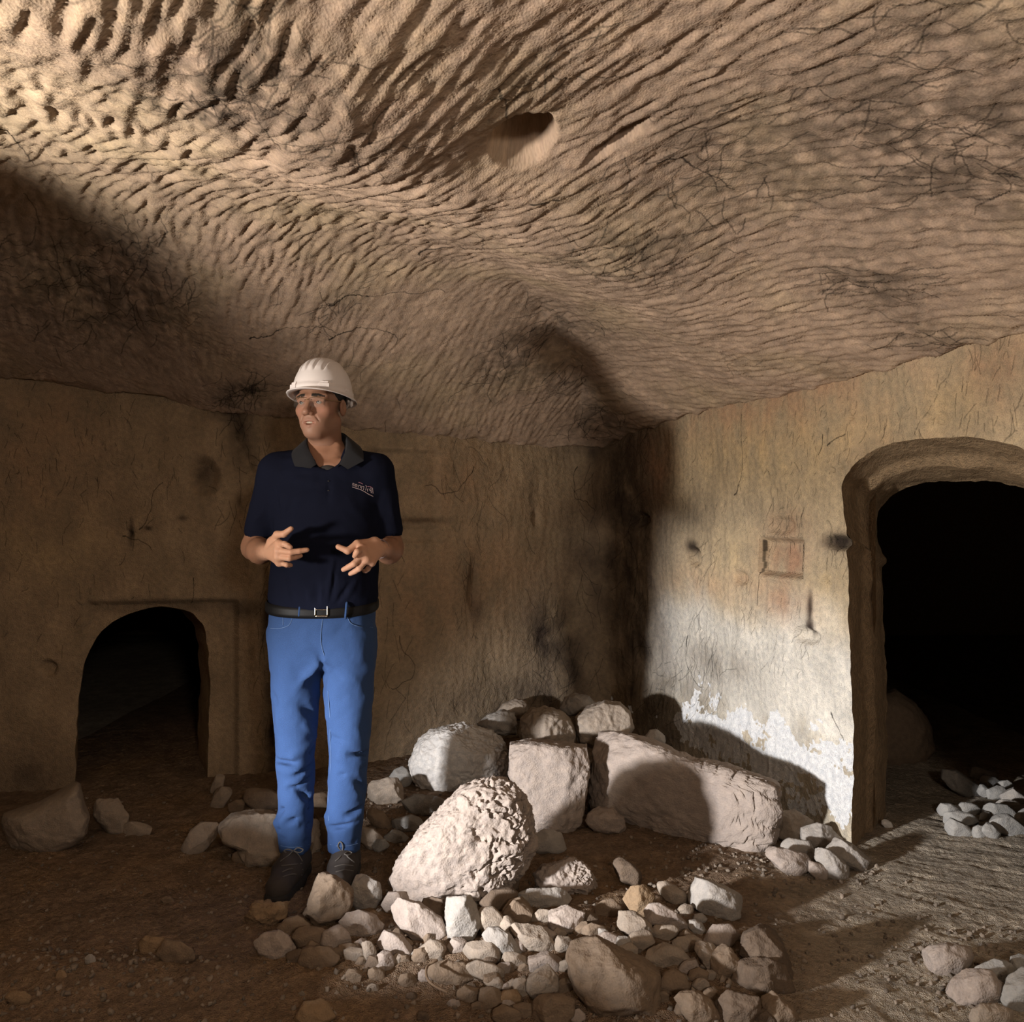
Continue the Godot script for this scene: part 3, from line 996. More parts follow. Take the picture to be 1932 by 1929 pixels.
func build_chambers():
	var jm := stone(Color(0.64, 0.55, 0.44), 1.0, 1.3)
	jm.uv1_triplanar = false
	M.jamb = jm
	jamb("door_1", gate_1, Vector2(-0.20, -0.40), 0.05, 10, 0.0, jm)
	jamb("door_2", gate_2, Vector2(0.29, -0.38), 0.075, 18, 0.03, jm)
	chamber("wall_room_behind_low_door", [Vector2(-1.62, -4.52), Vector2(-1.35, -5.4), Vector2(-0.9, -9.0), Vector2(-5.0, -9.1), Vector2(-4.2, -5.4), Vector2(-2.42, -4.34)], 1.15)
	chamber("wall_room_behind_tall_door", [Vector2(1.50, -3.55), Vector2(1.55, -4.6), Vector2(1.3, -6.5), Vector2(1.6, -9.0), Vector2(6.8, -9.0), Vector2(6.8, -3.0), Vector2(3.4, -1.0), Vector2(2.15, -2.35)], 1.85)

# ---------------------------------------------------------------- rocks
var balls := {}

func ball(level: int) -> Array:      # [directions, triangles] of a sphere split from an icosahedron
	if balls.has(level): return balls[level]
	var v := PackedVector3Array()
	var f := PackedInt32Array()
	if level == 0:
		var g := (1.0 + sqrt(5.0)) / 2.0
		for p in [[-1, g, 0], [1, g, 0], [-1, -g, 0], [1, -g, 0], [0, -1, g], [0, 1, g], [0, -1, -g], [0, 1, -g], [g, 0, -1], [g, 0, 1], [-g, 0, -1], [-g, 0, 1]]:
			v.append(Vector3(p[0], p[1], p[2]).normalized())
		f = PackedInt32Array([0, 11, 5, 0, 5, 1, 0, 1, 7, 0, 7, 10, 0, 10, 11, 1, 5, 9, 5, 11, 4, 11, 10, 2, 10, 7, 6, 7, 1, 8, 3, 9, 4, 3, 4, 2, 3, 2, 6, 3, 6, 8, 3, 8, 9, 4, 9, 5, 2, 4, 11, 6, 2, 10, 8, 6, 7, 9, 8, 1])
	else:
		var lower: Array = ball(level - 1)
		v = (lower[0] as PackedVector3Array).duplicate()
		var of: PackedInt32Array = lower[1]
		var mids := {}
		for t in range(0, of.size(), 3):
			var m := [0, 0, 0]
			for e in 3:
				var a := of[t + e]
				var b := of[t + (e + 1) % 3]
				var key := mini(a, b) * 1000000 + maxi(a, b)
				if not mids.has(key):
					mids[key] = v.size()
					v.append((v[a] + v[b]).normalized())
				m[e] = mids[key]
			f.append_array([of[t], m[0], m[2], of[t + 1], m[1], m[0], of[t + 2], m[2], m[1], m[0], m[1], m[2]])
	balls[level] = [v, f]
	return balls[level]

# A closed stone whose outline, seen from the camera's side, is the given polygon; d is the depth of its middle, slope how that depth changes per pixel to the right.
func rock_mesh(poly: PackedVector2Array, d: float, thick: float, slope: float, boxy: float, facets: int, bumps: float, level: int, keep := 0.86, crag := 0.0) -> Array:
	var c := Vector2.ZERO
	for p in poly: c += p / poly.size()
	var radius := PackedFloat32Array()
	for k in 128:
		var dir := Vector2.from_angle(TAU * k / 128.0)
		var best := 1.0
		for i in poly.size():
			var hit = Geometry2D.segment_intersects_segment(c, c + dir * 4000.0, poly[i], poly[(i + 1) % poly.size()])
			if hit != null: best = maxf(best, c.distance_to(hit))
		radius.append(best)
	var b: Array = ball(level)
	var dirs: PackedVector3Array = b[0]
	var middle := at(c.x, c.y, d)
	var toward := Vector3(0, EYE * 0.7, 0) - middle
	toward = toward.normalized()
	var pos := PackedVector3Array()
	var size := 0.0
	for u in dirs:
		var flat := sqrt(maxf(0.0, 1.0 - u.z * u.z))
		var r := fposmod(atan2(-u.y, u.x) / TAU, 1.0) * 128.0
		var i := int(r) % 128
		var rad := lerpf(radius[i], radius[(i + 1) % 128], r - int(r))
		var k := pow(flat, boxy) * rad
		var q := c + Vector2(u.x, -u.y) / maxf(flat, 1e-5) * k
		var p := at(q.x, q.y, d + slope * (q.x - c.x)) - middle
		p += toward * thick * signf(u.z) * pow(absf(u.z), boxy)
		size = maxf(size, p.length())
		pos.append(p)
	for k in facets:
		var n := Vector3(rng.randfn(), rng.randfn(), rng.randfn()).normalized()
		if rng.randf() < 0.6: n = (n + toward * 1.2 + Vector3(0, 0.3, 0)).normalized()
		var most := 0.0
		for p in pos: most = maxf(most, p.dot(n))
		var h := most * rng.randf_range(keep - 0.14, keep + 0.04)
		for i in pos.size():
			var over := pos[i].dot(n) - h
			if over > 0.0: pos[i] -= n * over * 0.93
	var o := Vector3(rng.randf(), rng.randf(), rng.randf()) * 40.0
	for i in pos.size():
		var p := pos[i]
		var q := p + o
		var e := bumps * (0.045 * size * soft.get_noise_3dv(q * (1.3 / size)) + 0.028 * size * rough.get_noise_3dv(q * (4.5 / size)))
		if level > 3: e += bumps * 0.006 * rough.get_noise_3dv(q * 26.0)
		if crag > 0.0:
			var w := crag * lerpf(0.12, 1.0, sstep(-0.15, 0.4, p.x / size))
			e -= w * size * (0.10 * maxf(0.0, 0.12 - absf(rough.get_noise_3dv(q * (3.4 / size)))) / 0.12 + 0.05 * maxf(0.0, rough.get_noise_3dv(q * (9.0 / size))) + 0.016 * absf(rough.get_noise_3dv(q * (18.0 / size))))
		pos[i] += p.normalized() * e
	var idx: PackedInt32Array = b[1]
	var turned := PackedInt32Array()
	turned.resize(idx.size())
	for t in range(0, idx.size(), 3):
		turned[t] = idx[t]
		turned[t + 1] = idx[t + 2]
		turned[t + 2] = idx[t + 1]
	var nor := smooth_normals(pos, turned)
	if nor[0].dot(pos[0]) < 0.0:
		turned = idx
		nor = smooth_normals(pos, turned)
	return [arrays_mesh(pos, nor, turned), middle]

func rock(called: String, label: String, category: String, poly: PackedVector2Array, d: float, thick: float, mat: Material, opt := {}):
	var m := rock_mesh(poly, d, thick, opt.get("slope", 0.0), opt.get("boxy", 0.75), opt.get("facets", 9), opt.get("bumps", 1.0), opt.get("level", 3), opt.get("keep", 0.9), opt.get("crag", 0.0))
	var o := obj(called, m[0], mat)
	o.position = m[1]
	tag(o, label, category, opt.get("group", ""))
	return o

func poly_of(list: Array) -> PackedVector2Array:
	var a := PackedVector2Array()
	for k in range(0, list.size(), 2): a.append(Vector2(list[k], list[k + 1]))
	return a

func blob(x0: float, y0: float, x1: float, y1: float, turn: float, corners: int) -> PackedVector2Array:
	var c := Vector2(x0 + x1, y0 + y1) / 2
	var r := Vector2(x1 - x0, y1 - y0) / 2
	var a := PackedVector2Array()
	var start := rng.randf() * TAU
	var t := deg_to_rad(turn)
	# when turned, keep the turned shape inside the same box
	var ext := Vector2(absf(cos(t)) * r.x + absf(sin(t)) * r.y, absf(sin(t)) * r.x + absf(cos(t)) * r.y)
	var lo := Vector2(1e9, 1e9)
	var hi := -lo
	for k in corners:
		var g := start + TAU * (k + rng.randf_range(-0.28, 0.28)) / corners
		var q := Vector2(cos(g), sin(g)) * rng.randf_range(0.86, 1.08)
		if turn != 0.0:
			q = Vector2(q.x, q.y * 0.5).rotated(t)
		a.append(q)
		lo = lo.min(q)
		hi = hi.max(q)
	for k in a.size():
		a[k] = c + ((a[k] - lo) / (hi - lo) * 2.0 - Vector2.ONE) * r
	return a

func build_rocks():
	# the large ones, each from its own outline
	var tall := poly_of([917, 1468, 957, 1467, 983, 1486, 999, 1517, 1006, 1553, 1014, 1592, 1000, 1626, 968, 1668, 940, 1700, 902, 1724, 868, 1706, 830, 1710, 780, 1710, 752, 1686, 737, 1660, 750, 1624, 784, 1576, 828, 1527, 872, 1486])
	rock("boulder", "tall pale pitted rock leaning above the rubble heap in front of the square block", "rock", tall, floor_hit(880, 1716) + 0.14, 0.17, M.pinkish, {"boxy": 0.72, "facets": 3, "bumps": 1.2, "level": 6, "crag": 1.0, "keep": 0.97})
	rock("boulder", "white rounded boulder at the end of the block heap, just behind the tall pitted rock", "rock", poly_of([774, 1431, 790, 1396, 816, 1375, 862, 1366, 890, 1370, 932, 1379, 953, 1402, 962, 1442, 956, 1475, 920, 1505, 862, 1508, 838, 1513, 801, 1512, 784, 1484, 770, 1455]), 4.12, 0.22, M.beam_lit_stone, {"boxy": 0.75, "facets": 2, "bumps": 1.2, "level": 6, "crag": 0.4, "keep": 0.98})
	rock("stone_block", "squarish pale stone block standing between the white boulder and the long block", "block", poly_of([962, 1404, 1000, 1397, 1030, 1399, 1090, 1407, 1107, 1408, 1111, 1445, 1103, 1510, 1096, 1552, 1068, 1571, 1020, 1567, 996, 1552, 975, 1500, 960, 1460]), floor_hit(1040, 1566) + 0.10, 0.16, M.pinkish, {"boxy": 0.35, "facets": 3, "bumps": 0.8, "level": 6, "keep": 0.96})
	rock("stone_block", "long hewn stone block lying aslant against the foot of the whitewashed wall", "block", poly_of([1127, 1379, 1158, 1379, 1196, 1388, 1251, 1408, 1302, 1431, 1375, 1446, 1434, 1462, 1470, 1478, 1472, 1530, 1463, 1583, 1436, 1610, 1404, 1619, 1346, 1600, 1273, 1581, 1201, 1562, 1160, 1548, 1120, 1535, 1111, 1510, 1117, 1442]), floor_hit(1310, 1592) + 0.23, 0.19, M.pinkish, {"boxy": 0.42, "facets": 3, "bumps": 1.0, "level": 6, "crag": 0.32, "slope": -0.0011, "keep": 0.96})
	rock("boulder", "rounded dark boulder on top of the heap behind the square block", "rock", poly_of([978, 1382, 984, 1355, 1004, 1338, 1030, 1334, 1058, 1340, 1078, 1358, 1086, 1388, 1080, 1412, 1030, 1420, 990, 1412]), 4.02, 0.19, M.tan, {"boxy": 0.85, "facets": 3, "level": 5})
	rock("boulder", "flat-topped brown boulder at the back of the heap behind the long block", "rock", poly_of([1085, 1352, 1110, 1334, 1140, 1323, 1170, 1328, 1190, 1345, 1194, 1372, 1180, 1402, 1130, 1412, 1090, 1400]), 4.1, 0.2, M.tan, {"boxy": 0.7, "facets": 8, "level": 5})
	rock("rock", "pale rough rock peeping over the heap between the white and the dark boulder", "rock", poly_of([900, 1366, 916, 1352, 945, 1340, 970, 1343, 980, 1365, 972, 1385, 920, 1385]), 4.40, 0.10, M.pale, {"facets": 5, "level": 4, "bumps": 1.4})
	rock("rock", "small pale rock at the very top of the heap in the corner of the room", "rock", poly_of([1054, 1336, 1066, 1316, 1085, 1309, 1110, 1314, 1128, 1330, 1124, 1350, 1070, 1350]), 4.42, 0.12, M.pale, {"facets": 5, "level": 4})
	rock("rock", "dim wedge of rock against the back wall, highest behind the white boulder", "rock", poly_of([934, 1345, 950, 1328, 972, 1318, 992, 1322, 1000, 1345, 985, 1360, 950, 1360]), 4.64, 0.08, M.tan, {"facets": 5, "level": 4})
	rock("rock", "little pale rock resting behind the raised end of the long block", "rock", poly_of([1216, 1390, 1226, 1378, 1240, 1376, 1254, 1388, 1256, 1402, 1236, 1410, 1220, 1405]), 3.95, 0.06, M.pale, {"level": 3})
	rock("rock", "half-lit rounded stone wedged between the square block and the long block", "rock", poly_of([1103, 1552, 1110, 1534, 1130, 1523, 1158, 1527, 1178, 1542, 1182, 1562, 1172, 1574, 1140, 1574, 1112, 1566]), floor_hit(1142, 1572) + 0.03, 0.07, M.pinkish, {"level": 4, "facets": 5})
	rock("rock", "jagged sunlit-looking rock with a dark back, just beside the foot of the tall pitted rock", "rock", poly_of([1008, 1650, 1025, 1632, 1062, 1624, 1080, 1619, 1105, 1630, 1122, 1655, 1128, 1680, 1100, 1690, 1040, 1692, 1012, 1680]), floor_hit(1070, 1688) + 0.06, 0.1, M.pinkish, {"level": 5, "facets": 9, "bumps": 1.6, "crag": 0.8})
	rock("boulder", "big smooth brown boulder at the bottom of the rubble heap, nearest the camera", "rock", poly_of([1078, 1776, 1102, 1766, 1126, 1768, 1172, 1793, 1215, 1810, 1245, 1834, 1250, 1884, 1252, 1940, 1154, 1944, 1114, 1910, 1094, 1890, 1079, 1850, 1070, 1805]), floor_hit(1160, 1928) + 0.10, 0.13, M.brown, {"level": 5, "facets": 5, "bumps": 0.8})
	rock("rock", "large brown split rock with an ochre side, standing in front of the man's boots", "rock", poly_of([578, 1715, 590, 1672, 600, 1648, 620, 1648, 650, 1660, 668, 1676, 664, 1710, 650, 1738, 620, 1752, 598, 1753, 584, 1738, 570, 1720]), floor_hit(615, 1750) + 0.07, 0.1, M.brown, {"level": 4, "facets": 9})
	rock("rock", "big angular brown rock with a peak, at the heap end away from the man", "rock", poly_of([1392, 1800, 1404, 1756, 1430, 1744, 1450, 1748, 1478, 1780, 1494, 1828, 1500, 1852, 1470, 1846, 1440, 1824, 1410, 1815]), floor_hit(1450, 1846) + 0.06, 0.1, M.dark, {"level": 4, "facets": 9})
	rock("boulder", "big rounded stone lying against the jamb of the low doorway", "rock", poly_of([144, 1476, 153, 1480, 161, 1521, 168, 1538, 163, 1570, 140, 1593, 102, 1612, 57, 1612, 19, 1593, 2, 1559, 6, 1536, 57, 1521, 98, 1502]), floor_hit(85, 1610) + 0.15, 0.2, M.tan, {"level": 5, "facets": 2, "bumps": 0.7, "keep": 0.97, "boxy": 0.6})
	rock("rock", "wide grey slab of rock lying behind the man's boots", "rock", poly_of([412, 1560, 440, 1538, 480, 1530, 530, 1532, 600, 1548, 606, 1600, 590, 1632, 540, 1640, 500, 1636, 462, 1634, 454, 1600, 420, 1585]), floor_hit(500, 1634) + 0.12, 0.16, M.tan, {"level": 5, "facets": 6, "boxy": 0.5})
	rock("boulder", "dim rounded boulder inside the dark room, past the tall doorway's jamb", "rock", poly_of([1620, 1320, 1690, 1302, 1728, 1330, 1756, 1372, 1764, 1410, 1750, 1450, 1690, 1470, 1620, 1470]), 4.6, 0.25, M.brown, {"level": 4, "facets": 4})
	# the rubble: box in the photograph, turn, tone, label
	var t := [
		[663, 1655, 716, 1722, 0, "pale", "egg-shaped pale stone standing on its blunt end beside the split brown rock"],
		[645, 1722, 719, 1771, 0, "pinkish", "blocky pinkish stone under the egg-shaped stone"],
		[608, 1750, 658, 1801, 0, "pinkish", "rough round stone at the man's side of the heap, under the blocky pinkish stone"],
		[723, 1681, 771, 1728, 0, "pinkish", "rounded stone touching the low end of the tall pitted rock"],
		[744, 1701, 838, 1780, 30, "pinkish", "large two-faced wedge of stone under the tall pitted rock"],
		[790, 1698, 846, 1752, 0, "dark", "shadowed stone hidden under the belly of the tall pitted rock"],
		[840, 1697, 906, 1782, 0, "pale", "upright four-sided pale stone with a crease, right under the tall pitted rock"],
		[901, 1716, 945, 1769, 0, "tan", "stone with a thin bright stripe beside the upright creased stone"],
		[943, 1726, 980, 1772, 45, "tan", "smooth leaning pebble-shaped stone next to the striped stone"],
		[716, 1761, 775, 1809, 20, "pinkish", "flat tan stone lying below the two-faced wedge"],
		[914, 1755, 981, 1809, 35, "pale", "thin bright splinter of stone lying in the middle of the heap"],
		[790, 1776, 838, 1815, 0, "tan", "roundish stone beneath the upright creased stone"],
		[648, 1790, 690, 1816, 0, "tan", "little loaf-shaped stone at the heap's lower edge"],
		[671, 1773, 699, 1795, 0, "pinkish", "nugget of stone under the blocky pinkish stone"],
		[685, 1776, 713, 1824, 60, "tan", "narrow stone lying on end between two nuggets"],
		[706, 1797, 741, 1835, 0, "pinkish", "small square-ended stone at the lower edge of the heap"],
		[874, 1778, 941, 1821, 10, "tan", "stone with a pale ridged top below the bright splinter"],
		[879, 1816, 946, 1857, 15, "tan", "dull slab under the stone with the ridged top"],
		[813, 1815, 893, 1859, 0, "brown", "rounded brown stone beside the thin root"],
		[483, 1762, 554, 1812, 0, "pinkish", "pinkish stone alone at the edge of the bare earth"],
		[463, 1706, 537, 1748, 0, "ochre", "crumbly ochre clod in front of the man's boot"],
		[520, 1733, 580, 1769, 0, "brown", "brown clod between the ochre clod and the split rock"],
		[555, 1752, 615, 1795, 0, "brown", "dark rounded stone beneath the split brown rock"],
		[565, 1790, 638, 1828, 0, "brown", "crumbling brown clod at the heap's end nearest the bare earth"],
		[562, 1890, 628, 1942, 0, "ochre", "ochre lump cut by the bottom edge of the picture"],
		[740, 1802, 763, 1821, 0, "tan", "tiny stone next to the square-ended stone"],
		[779, 1793, 798, 1815, 0, "pale", "tiny bright stone beneath the two-faced wedge"],
		[940, 1871, 984, 1903, 0, "ochre", "bright ochre chip near the bottom of the heap"],
		[967, 1848, 998, 1886, 0, "tan", "small oval stone above the ochre chip"],
		[933, 1898, 981, 1936, 0, "brown", "square brown stone at the bottom edge beside the ochre chip"],
		[903, 1864, 946, 1909, 0, "brown", "dull brown stone uphill of the ochre chip"],
		[914, 1838, 944, 1870, 0, "brown", "small dull stone below the dull slab"],
		[952, 1697, 1000, 1740, 0, "brown", "brown stone tucked behind the tall pitted rock's base"],
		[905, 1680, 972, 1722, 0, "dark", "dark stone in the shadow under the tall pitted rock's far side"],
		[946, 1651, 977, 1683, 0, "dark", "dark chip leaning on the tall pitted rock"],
		[982, 1680, 1081, 1715, 0, "pale", "long flat stone like a bar below the jagged rock"],
		[1040, 1712, 1098, 1766, 0, "pinkish", "angular grey-pink stone with a dark underside below the flat bar"],
		[954, 1703, 1006, 1748, 0, "brown", "lumpy brown stone at the end of the flat bar"],
		[1001, 1718, 1041, 1744, 0, "tan", "small stone between the lumpy brown one and the angular grey-pink one"],
		[966, 1747, 1043, 1802, 25, "tan", "broad stone with one bright edge in the middle of the heap"],
		[1180, 1674, 1231, 1734, 0, "ochre", "diamond-shaped stone balanced on its point"],
		[1243, 1668, 1294, 1711, 30, "tan", "oval tan stone behind the diamond-shaped stone"],
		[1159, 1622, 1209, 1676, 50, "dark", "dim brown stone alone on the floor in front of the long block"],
		[1298, 1658, 1394, 1735, 30, "pale", "big whitish three-cornered stone at the far edge of the heap"],
		[1220, 1710, 1298, 1766, 35, "pinkish", "half-bright stone sloping below the oval tan stone"],
		[1171, 1726, 1232, 1778, 30, "tan", "dull sloping stone below the diamond-shaped stone"],
		[1229, 1749, 1278, 1776, 0, "tan", "low rounded stone under the half-bright stone"],
		[1298, 1738, 1330, 1766, 40, "pale", "small white stone with a pointed foot below the three-cornered stone"],
		[1309, 1726, 1332, 1743, 0, "pale", "tiny round stone tucked against the three-cornered stone"],
		[1330, 1749, 1393, 1793, 0, "pinkish", "double-humped stone near the peaked brown rock"],
		[1269, 1768, 1324, 1798, 0, "tan", "flat stone with a pale back above the rugged stone"],
		[1223, 1784, 1304, 1830, 12, "tan", "rugged broken stone with a black hollow beneath it"],
		[1316, 1781, 1376, 1841, 50, "tan", "long finger-shaped stone lying aslant"],
		[1345, 1787, 1397, 1850, 0, "brown", "upright dull stone beside the finger-shaped stone"],
		[1130, 1755, 1157, 1780, 40, "pale", "tiny bright-edged stone above the big smooth boulder"],
		[1165, 1770, 1187, 1802, 0, "pale", "tiny upright white stone above the big smooth boulder"],
		[1185, 1758, 1232, 1796, 0, "tan", "stone with a bright lower edge beyond the big smooth boulder"],
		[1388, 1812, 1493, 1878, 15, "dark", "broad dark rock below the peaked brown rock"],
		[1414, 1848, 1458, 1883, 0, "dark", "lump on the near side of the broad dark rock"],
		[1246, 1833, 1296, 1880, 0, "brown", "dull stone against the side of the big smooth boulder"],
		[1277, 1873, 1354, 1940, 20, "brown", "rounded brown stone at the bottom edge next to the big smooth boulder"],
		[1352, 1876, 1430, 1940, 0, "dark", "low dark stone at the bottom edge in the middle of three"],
		[1440, 1876, 1502, 1940, 40, "brown", "brown stone with a warm edge, last at the bottom edge of the heap"],
		[989, 1799, 1064, 1839, 0, "pinkish", "pale-topped knobbly stone beside the big smooth boulder"],
		[997, 1825, 1048, 1892, 0, "tan", "upright tan stone below the knobbly stone"],
		[1006, 1882, 1078, 1940, 0, "brown", "brown stone at the bottom edge before the big smooth boulder"],
		[1281, 1708, 1306, 1728, 0, "tan", "tiny stone between the half-bright and the three-cornered stone"],
		[1052, 1848, 1078, 1880, 0, "brown", "small stone squeezed against the big smooth boulder"],
		[1090, 1722, 1126, 1752, 0, "dark", "dark stone between the angular grey-pink and the dull sloping stone"],
		[1125, 1700, 1168, 1734, 0, "brown", "brown stone uphill of the dull sloping stone"],
		[1100, 1745, 1140, 1770, 0, "brown", "low stone behind the top of the big smooth boulder"],
		[850, 1772, 882, 1796, 0, "tan", "small dull stone under the upright creased stone's edge"],
		[1045, 1770, 1078, 1800, 0, "tan", "small stone uphill of the knobbly stone"],
		[946, 1800, 990, 1834, 0, "tan", "mid-sized dull stone before the knobbly stone"],
		[860, 1862, 905, 1892, 0, "brown", "brown stone half sunk in the earth below the dull slab"],
		[764, 1503, 850, 1543, 8, "grey", "grey slab lying flat under the white boulder"],
		[742, 1541, 808, 1572, 0, "grey", "grey flat stone in front of the grey slab"],
		[728, 1569, 768, 1594, 0, "grey", "small grey stone before the grey flat stone"],
		[703, 1587, 733, 1609, 0, "grey", "last little grey stone of the trail beside the man's boot"],
		[737, 1450, 776, 1488, 0, "grey", "grey stone against the back wall beside the white boulder"],
		[694, 1473, 762, 1522, 0, "tan", "rounded tan rock behind the man's leg"],
		[690, 1529, 741, 1567, 25, "brown", "brown stone before the rounded tan rock"],
		[678, 1564, 726, 1606, 30, "tan", "sharp-edged stone beside the man's boot on the heap side"],
		[1001, 1569, 1064, 1615, 0, "pale", "small pale stone showing between the tall pitted rock and the square block"],
		[232, 1554, 287, 1579, 0, "tan", "small flat stone on the floor of the low doorway"],
		[180, 1514, 238, 1580, 20, "tan", "low grey lump of rock beside the big rounded stone"],
		[335, 1557, 412, 1617, -35, "brown", "lozenge-shaped brown stone alone on the floor before the low doorway"],
		[399, 1482, 434, 1528, -60, "tan", "leaning stone at the foot of the low doorway's other jamb"],
		[398, 1464, 422, 1500, -60, "tan", "small stone standing right inside the low doorway's jamb"],
		[433, 1512, 462, 1535, 0, "brown", "small brown stone beside the leaning stone"],
		[461, 1488, 524, 1531, 0, "brown", "brown rock at the foot of the back wall behind the man"],
		[440, 1608, 461, 1629, 0, "brown", "tiny stone in front of the wide grey slab"],
		[586, 1500, 622, 1548, 0, "brown", "dim stone seen between the man's legs"],
		[590, 1548, 622, 1600, 0, "brown", "reddish stone between the man's ankles"],
		[1462, 1533, 1529, 1595, 0, "tan", "dim stone in the shadow of the long block"],
		[1508, 1556, 1582, 1605, 20, "pale", "flat stone against the foot of the whitewashed wall"],
		[1477, 1586, 1542, 1630, 20, "pale", "split pale stone in the middle of the row by the doorway"],
		[1438, 1602, 1532, 1656, 20, "pinkish", "long low stone at the corner of the long block"],
		[1529, 1628, 1559, 1663, 30, "pinkish", "small pointed stone in front of the split pale stone"],
		[1539, 1602, 1597, 1664, 40, "pale", "pale slanting stone next to last in the row by the doorway"],
		[1562, 1586, 1640, 1647, 35, "pale", "large pale stone at the door-jamb end of the row"],
		[1741, 1780, 1832, 1847, 0, "pinkish", "rounded pinkish stone first of the stones by the frame's lower corner"],
		[1791, 1834, 1892, 1905, 0, "pinkish", "large oval stone in front of the rounded pinkish stone"],
		[1845, 1814, 1924, 1864, 15, "grey", "grey stone behind the large oval stone"],
		[1894, 1834, 1964, 1914, 0, "grey", "big grey stone cut by the picture's edge"],
		[1829, 1898, 1906, 1944, 0, "tan", "low tan stone below the large oval stone"],
		[1906, 1804, 1950, 1842, 0, "grey", "small grey stone behind the big grey one at the edge"],
		[1780, 1457, 1845, 1507, 32, "grey", "long grey slab by itself on the floor past the tall doorway"],
		[1829, 1450, 1878, 1472, 20, "grey", "grey stone farthest into the dark room"],
		[1848, 1465, 1891, 1488, 20, "grey", "grey stone just before the farthest one in the dark room"],
		[1880, 1475, 1910, 1491, 0, "grey", "small grey stone third from the far end of the scatter"],
		[1844, 1484, 1868, 1508, 30, "grey", "narrow upright grey stone beside the long grey slab"],
		[1864, 1485, 1904, 1511, 0, "grey", "rounded grey stone in the middle of the far cluster"],
		[1888, 1488, 1940, 1520, 10, "pale", "largest pale stone of the far cluster past the doorway"],
		[1878, 1511, 1934, 1533, 15, "pale", "flat pale stone in front of the largest of the far cluster"],
		[1769, 1519, 1812, 1543, 10, "grey", "grey stone first of the near cluster past the doorway"],
		[1803, 1517, 1848, 1540, 15, "grey", "grey stone behind the elongated one of the near cluster"],
		[1783, 1534, 1852, 1560, 12, "grey", "elongated grey stone of the near cluster past the doorway"],
		[1857, 1519, 1917, 1548, 15, "grey", "broad grey stone in the midst of the near cluster"],
		[1783, 1547, 1835, 1582, 15, "grey", "thick grey stone at the front of the near cluster"],
		[1835, 1560, 1861, 1582, 0, "grey", "small stone at the front of the near cluster"],
		[1852, 1555, 1887, 1586, 25, "grey", "dark-edged stone at the front of the near cluster"],
		[1871, 1540, 1936, 1580, 20, "grey", "wide grey stone at the side of the near cluster"],
		[1914, 1527, 1950, 1560, 0, "grey", "grey stone of the near cluster cut by the picture's edge"],
		[1850, 1534, 1868, 1550, 0, "grey", "smallest stone inside the near cluster past the doorway"],
		[1666, 1548, 1683, 1563, 30, "chalk", "small bright white chip on the floor at the tall doorway"],
		[265, 1770, 320, 1802, 0, "ochre", "low crumbly clod half sunk in the bare earth"],
		[300, 1778, 362, 1818, 0, "brown", "broad sunken clod beside the crumbly one in the bare earth"],
		[163, 1804, 178, 1821, 0, "pale", "single tiny pale pebble on the bare earth"],
		[104, 1832, 126, 1852, 0, "ochre", "tiny ochre pebble below the pale pebble on the bare earth"],
		[12, 1872, 54, 1898, 0, "ochre", "ochre clod in the bare earth near the picture's lower corner"],
		[305, 1694, 325, 1706, 0, "brown", "flat chip on the bare earth before the low doorway"],
	]
	M.chalk = stone(Color(0.93, 0.92, 0.9), 0.4, 2.0)
	# small stones that fill the gaps, each told by the larger stone it lies next to
	var cut := RegEx.create_from_string("^(.*?stone|.*?slab|.*?wedge|.*?nugget of stone|.*?chip|.*?splinter)\\b")
	var known := t.duplicate()
	var said := {}
	for k in 110:
		var x := rng.randf_range(560, 1480)
		var top := 1745.0 + 0.00022 * pow(x - 980.0, 2.0)
		var y := rng.randf_range(top, 1926.0 - 90.0 * sstep(820, 560, x))
		var r := rng.randf_range(8, 19)
		var tone: String = ["brown", "tan", "dark", "brown", "pinkish"][k % 5]
		var near: Array = known[0]
		for q in known:
			if Vector2(q[0] + q[2], q[1] + q[3]).distance_to(Vector2(x, y) * 2.0) < Vector2(near[0] + near[2], near[1] + near[3]).distance_to(Vector2(x, y) * 2.0): near = q
		var found := cut.search(near[6])
		if found == null: continue
		var off := Vector2(x, y) * 2.0 - Vector2(near[0] + near[2], near[1] + near[3])
		var side: String = ("in front of" if off.y > 0 else "behind") if absf(off.y) > absf(off.x) else ("on the doorway side of" if off.x > 0 else "on the man's side of")
		var label := "%s %s stone %s the %s" % ["tiny" if r < 12 else "small", tone, side, found.get_string()]
		if said.has(label): continue
		said[label] = true
		t.append([x - r, y - r * 0.8, x + r, y + r * 0.8, 0, tone, label, true])
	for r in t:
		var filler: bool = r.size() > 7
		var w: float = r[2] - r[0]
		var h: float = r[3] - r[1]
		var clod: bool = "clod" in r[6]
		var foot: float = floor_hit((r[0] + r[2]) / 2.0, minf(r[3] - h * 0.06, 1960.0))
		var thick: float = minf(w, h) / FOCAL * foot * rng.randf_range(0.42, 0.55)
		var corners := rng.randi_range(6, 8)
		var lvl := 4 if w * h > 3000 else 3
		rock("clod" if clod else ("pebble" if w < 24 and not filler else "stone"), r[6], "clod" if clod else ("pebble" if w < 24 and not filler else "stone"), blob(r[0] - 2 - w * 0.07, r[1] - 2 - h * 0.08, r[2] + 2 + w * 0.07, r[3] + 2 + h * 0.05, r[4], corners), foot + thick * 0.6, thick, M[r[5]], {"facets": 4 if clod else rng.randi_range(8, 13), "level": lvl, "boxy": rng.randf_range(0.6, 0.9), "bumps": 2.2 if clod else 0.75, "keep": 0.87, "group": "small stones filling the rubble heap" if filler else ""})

# ---------------------------------------------------------------- the man: fields of joined shapes, meshed as surface nets
const MAN_D := 3.05
var man := Vector3.ZERO

